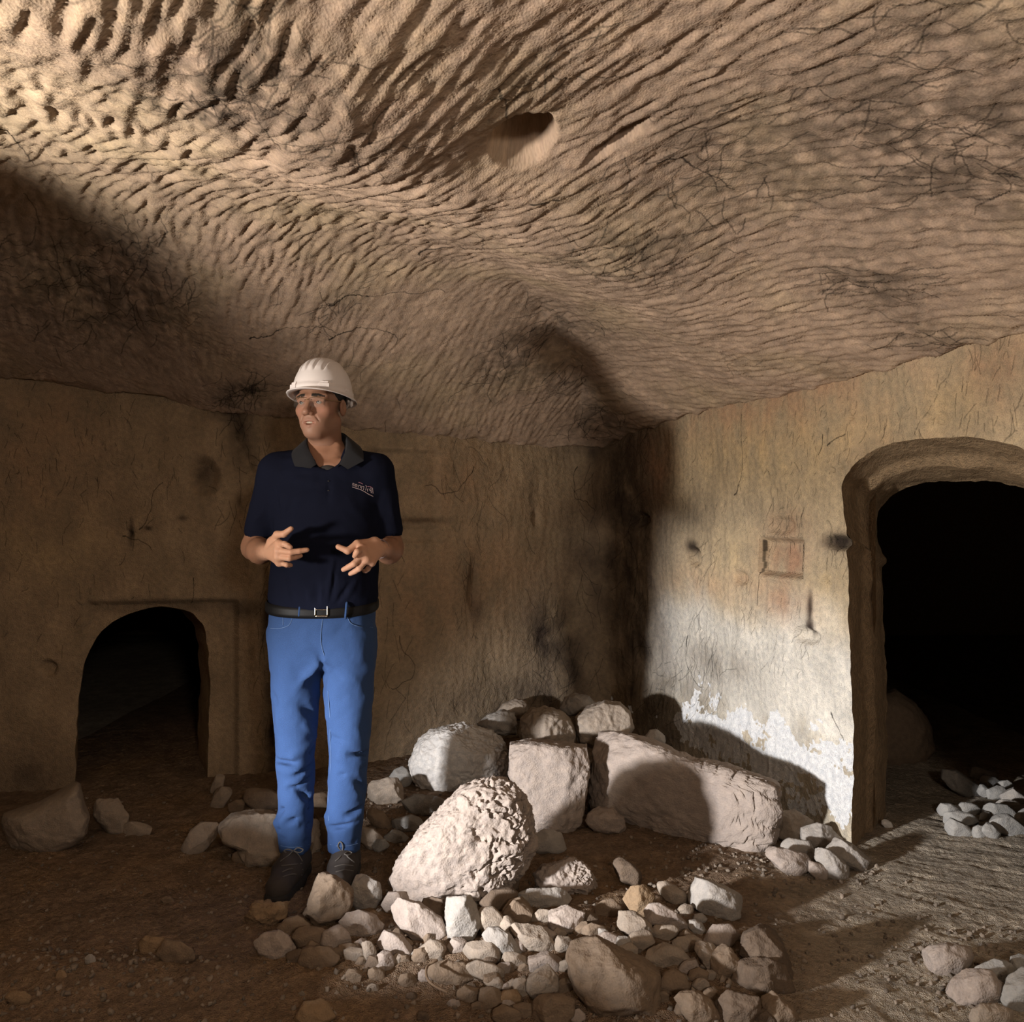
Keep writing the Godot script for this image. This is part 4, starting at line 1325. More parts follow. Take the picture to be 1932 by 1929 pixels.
class Field:
	# shapes as rows of 12 numbers: kind, operation (0 join, 1 cut, 2 keep only), softness, then nine of its own
	var rows := PackedFloat32Array()
	var lofts: Array[PackedFloat32Array] = []
	var folds := PackedFloat32Array()      # ax ay az bx by bz amount width
	var grain: FastNoiseLite
	var slack := 0.004
	var grain_size := 0.0
	var grain_freq := 1.0

	func cone(a: Vector3, b: Vector3, ra: float, rb: float, k := 0.01, op := 0):
		rows.append_array([0, op, k, a.x, a.y, a.z, b.x, b.y, b.z, ra, rb, 0])

	func egg(c: Vector3, r: Vector3, k := 0.01, op := 0):
		rows.append_array([1, op, k, c.x, c.y, c.z, r.x, r.y, r.z, 0, 0, 0])

	func loft(table: Array, k := 0.02, op := 0, power := 2.0):     # each row: y, x of the left side, x of the right side, half depth, z of the middle
		table.sort_custom(func(p, q): return p[0] < q[0])
		var f := PackedFloat32Array()
		for r in table:
			f.append_array([r[0], (r[1] + r[2]) / 2.0, (r[2] - r[1]) / 2.0, r[3], r[4]])
		lofts.append(f)
		rows.append_array([2, op, k, lofts.size() - 1, power, 0, 0, 0, 0, 0, 0, 0])

	func half(n: Vector3, offset: float, k := 0.002):   # keep only where n·p < offset
		rows.append_array([3, 2, k, n.x, n.y, n.z, offset, 0, 0, 0, 0, 0])

	func fold(a: Vector3, b: Vector3, amount: float, wide: float):
		folds.append_array([a.x, a.y, a.z, b.x, b.y, b.z, amount, wide])

	func loft_d(f: PackedFloat32Array, p: Vector3, power: float) -> float:
		var n := f.size() / 5
		var i := 0
		while i < n - 2 and p.y > f[(i + 1) * 5]: i += 1
		var o := i * 5
		var t := (p.y - f[o]) / (f[o + 5] - f[o])
		var u := clampf(t, 0.0, 1.0)
		var w := u * u * (3.0 - 2.0 * u) * 0.5 + u * 0.5
		var cx := lerpf(f[o + 1], f[o + 6], w)
		var rx := lerpf(f[o + 2], f[o + 7], w)
		var rz := lerpf(f[o + 3], f[o + 8], w)
		var cz := lerpf(f[o + 4], f[o + 9], w)
		var dx := absf(p.x - cx) / rx
		var dz := absf(p.z - cz) / rz
		var k := sqrt(dx * dx + dz * dz) if power == 2.0 else pow(pow(dx, power) + pow(dz, power), 1.0 / power)
		var g := sqrt(dx * dx / (rx * rx) + dz * dz / (rz * rz))
		var d := (k - 1.0) * (k / maxf(g, 1e-4)) if k > 0.2 else -minf(rx, rz)
		var over := maxf(f[0] - p.y, p.y - f[(n - 1) * 5])
		if over > 0.0 and d > 0.0: return sqrt(d * d + over * over)
		return maxf(d, over)

	func at(p: Vector3) -> float:
		var d := 1e3
		for r in range(0, rows.size(), 12):
			var kind := int(rows[r])
			var e := 0.0
			if kind == 0:
				var a := Vector3(rows[r + 3], rows[r + 4], rows[r + 5])
				var ba := Vector3(rows[r + 6], rows[r + 7], rows[r + 8]) - a
				var pa := p - a
				var h := clampf(pa.dot(ba) / maxf(ba.length_squared(), 1e-9), 0.0, 1.0)
				e = (pa - ba * h).length() - lerpf(rows[r + 9], rows[r + 10], h)
			elif kind == 1:
				var q := p - Vector3(rows[r + 3], rows[r + 4], rows[r + 5])
				var rr := Vector3(rows[r + 6], rows[r + 7], rows[r + 8])
				var k0 := (q / rr).length()
				var k1 := (q / (rr * rr)).length()
				e = k0 * (k0 - 1.0) / maxf(k1, 1e-4) if k0 > 1e-3 else -minf(rr.x, minf(rr.y, rr.z))
			elif kind == 2:
				e = loft_d(lofts[int(rows[r + 3])], p, rows[r + 4])
			else:
				e = p.dot(Vector3(rows[r + 3], rows[r + 4], rows[r + 5])) - rows[r + 6]
			var k := rows[r + 2]
			var op := int(rows[r + 1])
			if op == 0:
				var h := maxf(k - absf(d - e), 0.0) / k
				d = minf(d, e) - h * h * k * 0.25
			else:
				if op == 1: e = -e
				var h := maxf(k - absf(d - e), 0.0) / k
				d = maxf(d, e) + h * h * k * 0.25
		if absf(d) < 0.05:
			for r in range(0, folds.size(), 8):
				var a := Vector3(folds[r], folds[r + 1], folds[r + 2])
				var ba := Vector3(folds[r + 3], folds[r + 4], folds[r + 5]) - a
				var pa := p - a
				var t := clampf(pa.dot(ba) / maxf(ba.length_squared(), 1e-9), 0.0, 1.0)
				var q := (pa - ba * t).length_squared() / (folds[r + 7] * folds[r + 7])
				if q < 6.0: d -= folds[r + 6] * exp(-q) * (1.0 - 0.7 * absf(2.0 * t - 1.0))
			if grain != null: d -= grain_size * grain.get_noise_3dv(p * grain_freq)
		return d

	func mesh_into(lo: Vector3, hi: Vector3, cell: float, pos: PackedVector3Array, idx: PackedInt32Array):
		var n := Vector3i(((hi - lo) / cell / 4.0).ceil()) * 4 + Vector3i.ONE
		var nx := n.x
		var nxy := n.x * n.y
		var val := PackedFloat32Array()
		val.resize(nxy * n.z)
		val.fill(1e6)
		var vert := PackedInt32Array()
		vert.resize(nxy * n.z)
		vert.fill(-1)
		var reach := 4.0 * cell * 0.87 * 1.35 + slack
		var cells := PackedInt32Array()
		for bz in range(0, n.z - 1, 4):
			for by in range(0, n.y - 1, 4):
				for bx in range(0, n.x - 1, 4):
					if absf(at(lo + Vector3(bx + 2, by + 2, bz + 2) * cell)) > reach: continue
					for z in range(bz, mini(bz + 5, n.z)):
						for y in range(by, mini(by + 5, n.y)):
							for x in range(bx, mini(bx + 5, n.x)):
								var o := z * nxy + y * nx + x
								if val[o] > 1e5: val[o] = at(lo + Vector3(x, y, z) * cell)
					for z in range(bz, mini(bz + 4, n.z - 1)):
						for y in range(by, mini(by + 4, n.y - 1)):
							for x in range(bx, mini(bx + 4, n.x - 1)):
								cells.append(z * nxy + y * nx + x)
		var off := [0, 1, nx, nx + 1, nxy, nxy + 1, nxy + nx, nxy + nx + 1]
		var edges := [[0, 1], [2, 3], [4, 5], [6, 7], [0, 2], [1, 3], [4, 6], [5, 7], [0, 4], [1, 5], [2, 6], [3, 7]]
		for o in cells:
			var inside := 0
			for c in 8:
				if val[o + off[c]] < 0.0: inside += 1
			if inside == 0 or inside == 8: continue
			var sum := Vector3.ZERO
			var m := 0
			for e in edges:
				var a := val[o + off[e[0]]]
				var b := val[o + off[e[1]]]
				if (a < 0.0) != (b < 0.0):
					var t := a / (a - b)
					var pa := Vector3(e[0] & 1, (e[0] >> 1) & 1, e[0] >> 2)
					var pb := Vector3(e[1] & 1, (e[1] >> 1) & 1, e[1] >> 2)
					sum += pa.lerp(pb, t)
					m += 1
			vert[o] = pos.size()
			pos.append(lo + (Vector3(o % nx, (o / nx) % n.y, o / nxy) + sum / m) * cell)
		var across := [[1, nx, nxy], [nx, nxy, 1], [nxy, 1, nx]]
		for o in cells:
			if vert[o] < 0: continue
			for s in across:
				var a := val[o] < 0.0
				var b := val[o + s[0]] < 0.0
				if a == b: continue
				var i0: int = o - s[1] - s[2]
				if i0 < 0: continue
				var p0 := vert[i0]
				var p1: int = vert[o - s[2]]
				var p2: int = vert[o - s[1]]
				var p3 := vert[o]
				if p0 < 0 or p1 < 0 or p2 < 0: continue
				if a: idx.append_array([p0, p3, p1, p0, p2, p3])
				else: idx.append_array([p0, p1, p3, p0, p3, p2])

	# where the sight line through a picture point first meets the surface, in the man's own axes
	func seen(from: Vector3, dir: Vector3, near: float) -> Vector3:
		var t := near
		for k in 60:
			var d := at(from + dir * t)
			if d < 0.0006: break
			t += d * 0.8
		return from + dir * t

func me(px: float, py: float, z := 0.0) -> Vector3:      # a picture point at z metres before the man's middle, in his own axes
	return at(px, py, MAN_D - z) - man

func seen(f: Field, px: float, py: float, lift := 0.0) -> Vector3:
	var dir := Vector3((px - CX) / FOCAL, (CY - py) / FOCAL, -1.0).normalized()
	return f.seen(Vector3(0, EYE, 0) - man, dir, 2.4) - dir * lift

func table(rows: Array) -> Array:        # py, left px, right px, half depth, z  ->  metres
	var out := []
	for r in rows:
		var a := me(r[1], r[0], r[4] if r.size() > 4 else 0.0)
		var b := me(r[2], r[0], r[4] if r.size() > 4 else 0.0)
		out.append([a.y, a.x, b.x, r[3], r[4] if r.size() > 4 else 0.0])
	return out

func tube(points: Array, r: float, sides := 6, closed_ends := true) -> ArrayMesh:
	var c := Curve3D.new()
	for k in points.size():
		var a: Vector3 = points[maxi(k - 1, 0)]
		var b: Vector3 = points[mini(k + 1, points.size() - 1)]
		c.add_point(points[k], (a - b) / 6.0, (b - a) / 6.0)
	c.bake_interval = maxf(r * 1.5, 0.002)
	var way := c.get_baked_points()
	var pos := PackedVector3Array()
	var idx := PackedInt32Array()
	var up := Vector3(0.13, 0.2, 0.97)
	for k in way.size():
		var d := (way[mini(k + 1, way.size() - 1)] - way[maxi(k - 1, 0)]).normalized()
		var s := d.cross(up).normalized()
		if s.length() < 0.5: s = d.cross(Vector3.RIGHT).normalized()
		var t := s.cross(d)
		var rr := r * (0.35 if closed_ends and (k == 0 or k == way.size() - 1) else 1.0)
		for i in sides:
			var g := TAU * i / sides
			pos.append(way[k] + (s * cos(g) + t * sin(g)) * rr)
		if k > 0:
			for i in sides:
				var a := (k - 1) * sides + i
				var b := (k - 1) * sides + (i + 1) % sides
				idx.append_array([a, a + sides, b, b, a + sides, b + sides])
	var n := smooth_normals(pos, idx)
	if n.size() and n[0].dot(pos[0] - way[0]) < 0.0:
		for k in range(0, idx.size(), 3):
			var q := idx[k + 1]
			idx[k + 1] = idx[k + 2]
			idx[k + 2] = q
		n = smooth_normals(pos, idx)
	return arrays_mesh(pos, n, idx)

func finish(pos: PackedVector3Array, idx: PackedInt32Array, col = null) -> ArrayMesh:
	return arrays_mesh(pos, smooth_normals(pos, idx), idx, null, null, col)

func build_person():
	man = Vector3((607.0 - CX) / FOCAL * MAN_D, 0, -MAN_D)
	man.y = floor_base(man.x, man.z) * 0.0
	var root := base("person", man)
	tag(root, "man in a white hard hat, navy polo shirt and blue jeans, gesturing with both hands", "person")
	M.skin = plain(Color.WHITE, 0.55)
	M.skin.vertex_color_use_as_albedo = true
	M.skin.metallic_specular = 0.4
	M.skin.subsurf_scatter_enabled = true
	M.skin.subsurf_scatter_strength = 0.06
	M.navy = plain(Color(0.075, 0.085, 0.135), 0.9)
	M.navy.metallic_specular = 0.12
	M.navy_dark = plain(Color(0.072, 0.077, 0.10), 0.9)
	M.under = plain(Color(0.17, 0.16, 0.16), 0.95)
	M.denim = plain(Color(0.155, 0.285, 0.46), 0.92)
	M.thread = plain(Color(0.30, 0.39, 0.53), 0.9)
	M.leather = plain(Color(0.05, 0.045, 0.045), 0.55)
	M.leather.metallic_specular = 0.3
	M.steel = plain(Color(0.75, 0.70, 0.62), 0.22, 1.0)
	M.hat = plain(Color(0.83, 0.805, 0.80), 0.45)
	M.boot = plain(Color(0.20, 0.175, 0.16), 0.9)
	M.sole = plain(Color(0.10, 0.09, 0.085), 0.9)
	M.lace = plain(Color(0.34, 0.32, 0.30), 0.9)
	M.hair = plain(Color(0.07, 0.055, 0.045), 0.8)
	M.teeth = plain(Color(0.62, 0.57, 0.50), 0.35)
	M.print = plain(Color(0.62, 0.55, 0.56), 0.8)
	M.print_pink = plain(Color(0.52, 0.36, 0.42), 0.8)
	M.lens = StandardMaterial3D.new()
	M.lens.albedo_color = Color(0.9, 0.95, 0.95, 0.008)
	M.lens.transparency = BaseMaterial3D.TRANSPARENCY_ALPHA
	M.lens.roughness = 0.03
	var turn := Basis(Vector3.UP, deg_to_rad(-15.0))
	var head_at := me(606, 763, 0.025)
	body(root, head_at, turn)
	shirt(root)
	jeans(root)
	boots(root)
	hat(root, head_at, turn)
	glasses(root, head_at, turn)

func body(root: Node3D, head_at: Vector3, turn: Basis):
	var pos := PackedVector3Array()
	var idx := PackedInt32Array()
	# trunk, neck and arms
	var f := Field.new()
	f.loft(table([[862, 560, 668, 0.062, -0.01], [885, 530, 706, 0.088, -0.005], [940, 526, 710, 0.112, 0.0], [1000, 530, 706, 0.112, 0.01], [1100, 528, 698, 0.118, 0.01], [1250, 530, 690, 0.10, 0.0]]), 0.03)
	f.cone(me(612, 812, -0.012), me(614, 872, -0.02), 0.057, 0.066, 0.05)
	f.cone(me(592, 858, -0.01), me(530, 892, 0.0), 0.03, 0.045, 0.04)
	f.cone(me(638, 858, -0.01), me(704, 892, 0.0), 0.03, 0.045, 0.04)
	# the cords of the neck and the collar bones
	f.cone(me(639, 842, 0.030), me(629, 872, 0.060), 0.007, 0.006, 0.025)
	f.cone(me(585, 872, 0.062), me(612, 878, 0.074), 0.009, 0.008, 0.02)
	f.cone(me(652, 868, 0.06), me(626, 878, 0.074), 0.009, 0.008, 0.02)
	f.cone(me(522, 893), me(480, 1032, -0.035), 0.056, 0.041, 0.03)
	f.cone(me(480, 1034, -0.03), me(491, 1040, 0.06), 0.043, 0.041, 0.03)
	f.cone(me(491, 1040, 0.06), me(509, 1042, 0.19), 0.041, 0.0265, 0.03)
	f.cone(me(714, 893), me(737, 1034, -0.035), 0.056, 0.041, 0.03)
	f.cone(me(737, 1036, -0.03), me(734, 1040, 0.06), 0.043, 0.041, 0.03)
	f.cone(me(734, 1040, 0.06), me(716, 1036, 0.19), 0.041, 0.0265, 0.03)
	f.mesh_into(Vector3(-0.34, 0.78, -0.17), Vector3(0.34, 1.62, 0.215), 0.012, pos, idx)
	# hands
	var h := Field.new()
	hand(h, [509, 1042, 0.185], [[526, 1026, 0.270, 537, 1027, 0.312, 548, 1033, 0.318], [525, 1039, 0.276, 549, 1042, 0.300, 579, 1038, 0.285], [525, 1051, 0.272, 546, 1054, 0.295, 567, 1049, 0.262], [527, 1062, 0.258, 541, 1066, 0.272, 549, 1067, 0.245]], [515, 1024, 0.205, 523, 1009, 0.245, 536, 1008, 0.262, 549, 998, 0.268])
	h.mesh_into(me(500, 1085, 0.14), me(600, 985, 0.34) + Vector3(0, 0, 0.0), 0.0032, pos, idx)
	var g := Field.new()
	hand(g, [716, 1036, 0.185], [[683, 1035, 0.276, 674, 1041, 0.322, 669, 1050, 0.312], [685, 1046, 0.282, 668, 1064, 0.300, 648, 1075, 0.280], [691, 1056, 0.278, 678, 1073, 0.290, 661, 1083, 0.270], [701, 1062, 0.262, 694, 1074, 0.250, 687, 1078, 0.232]], [707, 1025, 0.21, 674, 1026, 0.262, 656, 1040, 0.282, 638, 1032, 0.282])
	g.mesh_into(me(628, 1100, 0.14), me(735, 1012, 0.35), 0.0032, pos, idx)
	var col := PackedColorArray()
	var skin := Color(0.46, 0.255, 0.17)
	var arm := Color(0.24, 0.125, 0.078)  # arms darker than the hands, shade put into the skin tone
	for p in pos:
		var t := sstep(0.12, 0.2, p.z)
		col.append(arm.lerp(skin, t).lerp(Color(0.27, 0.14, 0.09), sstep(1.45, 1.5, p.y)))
	# the head, in its own axes: eye level at y = 0, face towards +z
	var e := Field.new()
	e.egg(Vector3(0, 0.045, -0.015), Vector3(0.075, 0.085, 0.096), 0.02)
	e.egg(Vector3(0, -0.025, 0.028), Vector3(0.063, 0.090, 0.060), 0.03)
	e.egg(Vector3(0, -0.072, 0.030), Vector3(0.048, 0.046, 0.052), 0.03)
	e.egg(Vector3(0, -0.070, 0.060), Vector3(0.036, 0.034, 0.026), 0.03)
	e.egg(Vector3(0, -0.107, 0.066), Vector3(0.022, 0.015, 0.016), 0.025)
	for s in [-1.0, 1.0]:
		e.cone(Vector3(s * 0.051, -0.060, -0.005), Vector3(s * 0.017, -0.108, 0.052), 0.017, 0.012, 0.022)
		e.egg(Vector3(s * 0.046, -0.028, 0.054), Vector3(0.020, 0.017, 0.020), 0.025)
		e.egg(Vector3(s * 0.033, -0.001, 0.096), Vector3(0.019, 0.012, 0.016), 0.014, 1)
		e.egg(Vector3(s * 0.032, -0.002, 0.0715), Vector3(0.0120, 0.0115, 0.0115), 0.002)
		e.cone(Vector3(s * 0.047, 0.0035, 0.0745), Vector3(s * 0.019, 0.005, 0.0840), 0.0062, 0.0056, 0.004)
		e.cone(Vector3(s * 0.044, -0.012, 0.0735), Vector3(s * 0.022, -0.012, 0.081), 0.004, 0.004, 0.008)
		e.cone(Vector3(s * 0.052, 0.018, 0.066), Vector3(s * 0.014, 0.017, 0.086), 0.009, 0.009, 0.016)
	e.cone(Vector3(0, 0.008, 0.086), Vector3(0, -0.036, 0.109), 0.0075, 0.0115, 0.012)
	e.egg(Vector3(0, -0.040, 0.109), Vector3(0.0125, 0.010, 0.012), 0.008)
	for s in [-1.0, 1.0]:
		e.egg(Vector3(s * 0.0135, -0.043, 0.097), Vector3(0.0085, 0.0075, 0.011), 0.006)
		e.egg(Vector3(s * 0.007, -0.0505, 0.103), Vector3(0.0042, 0.004, 0.006), 0.003, 1)
		e.cone(Vector3(s * 0.023, -0.047, 0.091), Vector3(s * 0.033, -0.068, 0.080), 0.0009, 0.0006, 0.008, 1)
		e.cone(Vector3(s * 0.024, -0.0715, 0.0795), Vector3(0, -0.0665, 0.0875), 0.0035, 0.0050, 0.006)
		e.cone(Vector3(s * 0.022, -0.0785, 0.0795), Vector3(0, -0.0850, 0.0865), 0.0035, 0.0058, 0.006)
		e.egg(Vector3(s * 0.079, -0.014, -0.012), Vector3(0.010, 0.030, 0.019), 0.006)
		e.egg(Vector3(s * 0.088, -0.010, -0.006), Vector3(0.007, 0.016, 0.010), 0.004, 1)
	e.cone(Vector3(-0.019, -0.0745, 0.090), Vector3(0.019, -0.0745, 0.090), 0.0030, 0.0030, 0.003, 1)
	e.egg(Vector3(0, -0.0757, 0.093), Vector3(0.015, 0.0058, 0.014), 0.003, 1)
	e.cone(Vector3(0, -0.080, -0.025), Vector3(0, -0.135, -0.035), 0.056, 0.058, 0.04)
	var first := pos.size()
	e.mesh_into(Vector3(-0.105, -0.15, -0.125), Vector3(0.105, 0.145, 0.14), 0.0028, pos, idx)
	for i in range(first, pos.size()):
		var p := pos[i]
		var ax := absf(p.x)
		var c := Color(0.25, 0.13, 0.086)
		c = c.lerp(Color(0.30, 0.14, 0.095), bump(ax, p.y, 0.042, -0.03, 0.025, 0.02) * 0.6 if p.z > 0.03 else 0.0)
		c = c.lerp(Color(0.24, 0.14, 0.10), 0.55 * sstep(-0.05, -0.065, p.y) * sstep(-0.02, 0.03, p.z) * (1.0 - bump(p.x, p.y, 0.0, -0.075, 0.028, 0.013)))   # shaved beard
		if p.z > 0.07: c = c.lerp(Color(0.25, 0.11, 0.08), clampf(0.9 * bump(p.x, p.y, 0.0, -0.0745, 0.024, 0.0115), 0, 0.8))
		if p.z > 0.05 and ax > 0.013 and ax < 0.056 and absf(p.y - 0.0215 + 0.22 * maxf(ax - 0.034, 0.0)) < lerpf(0.0052, 0.0022, sstep(0.025, 0.056, ax)): c = Color(0.022, 0.016, 0.013)
		col.append(c)
		pos[i] = turn * p + head_at
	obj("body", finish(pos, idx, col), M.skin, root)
	for s in [-1.0, 1.0]:
		var ep := PackedVector3Array()
		var ei := PackedInt32Array()
		var ec := PackedColorArray()
		var look := turn * Basis(Vector3.UP, -0.12)
		var heart := head_at + turn * Vector3(s * 0.032, -0.002, 0.0735)
		for r in 19:
			var ring_a: float = PI * [0.0, 0.05, 0.10, 0.135, 0.15, 0.155, 0.2, 0.25, 0.3, 0.35, 0.4, 0.45, 0.5, 0.56, 0.64, 0.72, 0.82, 0.92, 1.0][r]
			for k in 20:
				ep.append(heart + look * Vector3(sin(ring_a) * cos(TAU * k / 20.0), sin(ring_a) * sin(TAU * k / 20.0), cos(ring_a)) * 0.0126)
				ec.append(Color(0.008, 0.006, 0.005) if r < 3 else (Color(0.035, 0.02, 0.012) if r < 5 else Color(0.26, 0.225, 0.20)))
				if r > 0:
					var a := (r - 1) * 20 + k
					var b := (r - 1) * 20 + (k + 1) % 20
					ei.append_array([a, b, a + 20, b, b + 20, a + 20])
		var en := smooth_normals(ep, ei)
		if en[200].dot(ep[200] - heart) < 0.0:
			for k in range(0, ei.size(), 3):
				var q := ei[k + 1]
				ei[k + 1] = ei[k + 2]
				ei[k + 2] = q
		var em := plain(Color.WHITE, 0.15)
		em.vertex_color_use_as_albedo = true
		tag(obj("eye", finish(ep, ei, ec), em, root), "dark brown eye")
	# hair below the rim of the hat
	var r := Field.new()
	r.egg(Vector3(0, 0.045, -0.017), Vector3(0.0785, 0.088, 0.0985), 0.01)
	r.egg(Vector3(0, -0.02, 0.10), Vector3(0.14, 0.11, 0.062), 0.012, 1)
	r.egg(Vector3(0.079, -0.02, -0.008), Vector3(0.02, 0.030, 0.024), 0.008, 1)
	r.egg(Vector3(-0.079, -0.02, -0.008), Vector3(0.02, 0.030, 0.024), 0.008, 1)
	r.half(Vector3(0, -1, 0.25).normalized(), 0.036)
	r.half(Vector3(0, 1, 0), 0.06)
	r.grain = rough
	r.grain_freq = 90.0
	r.grain_size = 0.0015
	var hp := PackedVector3Array()
	var hi := PackedInt32Array()
	r.mesh_into(Vector3(-0.1, -0.07, -0.13), Vector3(0.1, 0.075, 0.08), 0.0042, hp, hi)
	for i in hp.size(): hp[i] = turn * hp[i] + head_at
	obj("hair", finish(hp, hi), M.hair, root)
	var tp := Field.new()
	tp.egg(Vector3(0, -0.0725, 0.0805), Vector3(0.018, 0.0045, 0.0075), 0.002)
	var tpp := PackedVector3Array()
	var tpi := PackedInt32Array()
	tp.mesh_into(Vector3(-0.024, -0.08, 0.07), Vector3(0.024, -0.062, 0.098), 0.0018, tpp, tpi)
	for i in tpp.size(): tpp[i] = turn * tpp[i] + head_at
	tag(obj("teeth", finish(tpp, tpi), M.teeth, root), "white upper teeth in the open mouth")
	var band := PackedVector3Array()
	var w := me(716, 1036, 0.165)
	var ax3 := (me(716, 1036, 0.19) - me(734, 1040, 0.06)).normalized()
	var s3 := ax3.cross(Vector3.UP).normalized()
	var u3 := s3.cross(ax3)
	var ring := []
	for k in 25: ring.append(w + (s3 * cos(TAU * k / 24.0) + u3 * sin(TAU * k / 24.0)) * 0.0315)
	tag(obj("wristband", tube(ring, 0.0028, 8, false), plain(Color(0.42, 0.36, 0.36), 0.6), root), "thin pale band round the wrist")

func hand(h: Field, wrist: Array, fingers: Array, thumb: Array):
	var w := me(wrist[0], wrist[1], wrist[2])
	var k := 0
	for f in fingers:
		var a := me(f[0], f[1], f[2])
		var b := me(f[3], f[4], f[5])
		var c := me(f[6], f[7], f[8])
		var mid := b.lerp(c, 0.52) + (b - a.lerp(c, 0.5)).normalized() * 0.002
		var r: float = [0.0100, 0.0104, 0.0098, 0.0086][k]
		h.cone(w.lerp(a, 0.12), a, 0.0185, 0.0125, 0.014)
		h.cone(a, b, r * 1.08, r, 0.005)
		h.cone(b, mid, r, r * 0.92, 0.003)
		h.cone(mid, c, r * 0.92, r * 0.78, 0.003)
		k += 1
	for i in 3:   # web between the knuckles
		h.cone(me(fingers[i][0], fingers[i][1], fingers[i][2]), me(fingers[i + 1][0], fingers[i + 1][1], fingers[i + 1][2]), 0.0115, 0.011, 0.010)
	var t: Array[Vector3] = []
	for i in 4: t.append(me(thumb[i * 3], thumb[i * 3 + 1], thumb[i * 3 + 2]))
	h.cone(w.lerp(t[0], 0.5), t[0], 0.020, 0.019, 0.014)
	h.cone(t[0], t[1], 0.0175, 0.0125, 0.014)
	h.cone(t[1], t[2], 0.0122, 0.0112, 0.005)
	h.cone(t[2], t[3], 0.0112, 0.0088, 0.004)

func shirt(root: Node3D):
	var f := Field.new()
	f.slack = 0.022
	f.loft(table([[846, 578, 658, 0.066, -0.02], [858, 548, 684, 0.082, -0.012], [872, 525, 708, 0.099, -0.008], [892, 512, 722, 0.113, -0.004], [940, 513, 722, 0.130, 0.004], [1000, 519, 717, 0.136, 0.014], [1050, 516, 714, 0.144, 0.02], [1100, 509, 713, 0.147, 0.022], [1124, 507, 714, 0.146, 0.022], [1136, 509, 712, 0.142, 0.02], [1146, 514, 706, 0.134, 0.018]]), 0.02)
	f.cone(me(588, 866, -0.018), me(530, 894, -0.004), 0.052, 0.066, 0.03)
	f.cone(me(644, 866, -0.018), me(704, 894, -0.004), 0.052, 0.066, 0.03)
	f.cone(me(524, 893), me(490, 1003, -0.022), 0.068, 0.053, 0.035)
	f.cone(me(708, 893), me(733, 998, -0.022), 0.068, 0.053, 0.035)
	# open sleeves
	f.cone(me(489, 1004, -0.024), me(476, 1050, -0.035), 0.041, 0.050, 0.004, 1)
	f.cone(me(734, 999, -0.024), me(740, 1050, -0.035), 0.041, 0.050, 0.004, 1)
	# the open neck
	f.cone(me(616, 835, 0.04), me(618, 858, 0.085), 0.070, 0.050, 0.006, 1)
	f.cone(me(618, 862, 0.10), me(621, 892, 0.135), 0.036, 0.010, 0.004, 1)
	# folds: from the picture, ridge or groove by sign
	for r in [[545, 955, 610, 925, 0.004, 0.014], [530, 990, 560, 935, -0.004, 0.012], [600, 1010, 690, 1022, -0.007, 0.016], [610, 1030, 660, 1015, 0.006, 0.012], [560, 1020, 640, 1003, -0.005, 0.016], [630, 1060, 618, 1130, 0.006, 0.008], [634, 1062, 624, 1132, -0.007, 0.007], [545, 1105, 555, 1135, -0.005, 0.008], [596, 1100, 600, 1138, -0.006, 0.009], [608, 1108, 606, 1138, 0.005, 0.006], [660, 1100, 635, 1138, -0.006, 0.008], [672, 1095, 650, 1136, 0.005, 0.008], [580, 1110, 585, 1138, 0.004, 0.007],
			[530, 1070, 560, 1110, -0.003, 0.012], [700, 1060, 690, 1120, -0.005, 0.014], [621, 900, 620, 948, -0.004, 0.006], [540, 900, 600, 912, 0.003, 0.016], [720, 930, 705, 985, -0.005, 0.012], [522, 930, 527, 990, -0.006, 0.012], [660, 950, 700, 1000, 0.003, 0.016], [500, 960, 480, 985, 0.003, 0.01], [735, 950, 745, 985, 0.003, 0.01]]:
		var a := seen(f, r[0], r[1])
		var b := seen(f, r[2], r[3])
		f.fold(a, b, r[4] * 1.7, r[5])
	f.grain = soft
	f.grain_freq = 7.0
	f.grain_size = 0.006
	var pos := PackedVector3Array()
	var idx := PackedInt32Array()
	f.mesh_into(Vector3(-0.34, 0.94, -0.2), Vector3(0.34, 1.60, 0.2), 0.0065, pos, idx)
	var s := obj("polo_shirt", finish(pos, idx), M.navy, root)
	# collar: inner edge, fold line, outer edge
	var fold_line := [me(598, 880, 0.105), me(588, 862, 0.088), me(578, 841, 0.045), me(584, 826, -0.03), me(612, 820, -0.095), me(646, 820, -0.05), me(656, 832, 0.02), me(655, 850, 0.065), me(641, 880, 0.105)]
	var outer := [me(586, 884, 0.122), me(556, 880, 0.106), me(550, 856, 0.064), me(566, 842, -0.045), me(612, 842, -0.118), me(668, 838, -0.06), me(684, 850, 0.03), me(686, 870, 0.09), me(656, 886, 0.122)]
	var inner := [me(602, 884, 0.098), me(594, 872, 0.078), me(586, 852, 0.035), me(590, 838, -0.03), me(612, 836, -0.085), me(642, 838, -0.045), me(650, 846, 0.015), me(648, 860, 0.05), me(637, 884, 0.098)]
	var cp := PackedVector3Array()
	var n := 0
	for row in 7:
		var t := row / 6.0
		n = 0
		for k in 33:
			var q := k / 32.0 * 8.0
			var i := mini(int(q), 7)
			var u := q - i
			var p := []
			for line in [inner, fold_line, outer]:
				var a: Vector3 = line[i]
				p.append(a.lerp(line[i + 1], u) if i < 1 or i > 6 else a.cubic_interpolate(line[i + 1], line[maxi(i - 1, 1)], line[mini(i + 2, 7)], u))
			var m: Vector3 = p[0].lerp(p[1], t * 2.0) if t < 0.5 else p[1].lerp(p[2], t * 2.0 - 1.0)
			if t > 0.1 and t < 0.9: m += Vector3(0, 0.006, 0) * sin(t * PI)
			cp.append(m)
			n += 1
	var under := PackedVector3Array()
	for p in cp: under.append(p - Vector3(0, 0.003, 0.0))
	var col := grid_mesh(cp, n, 7, me(612, 700, 0.4))
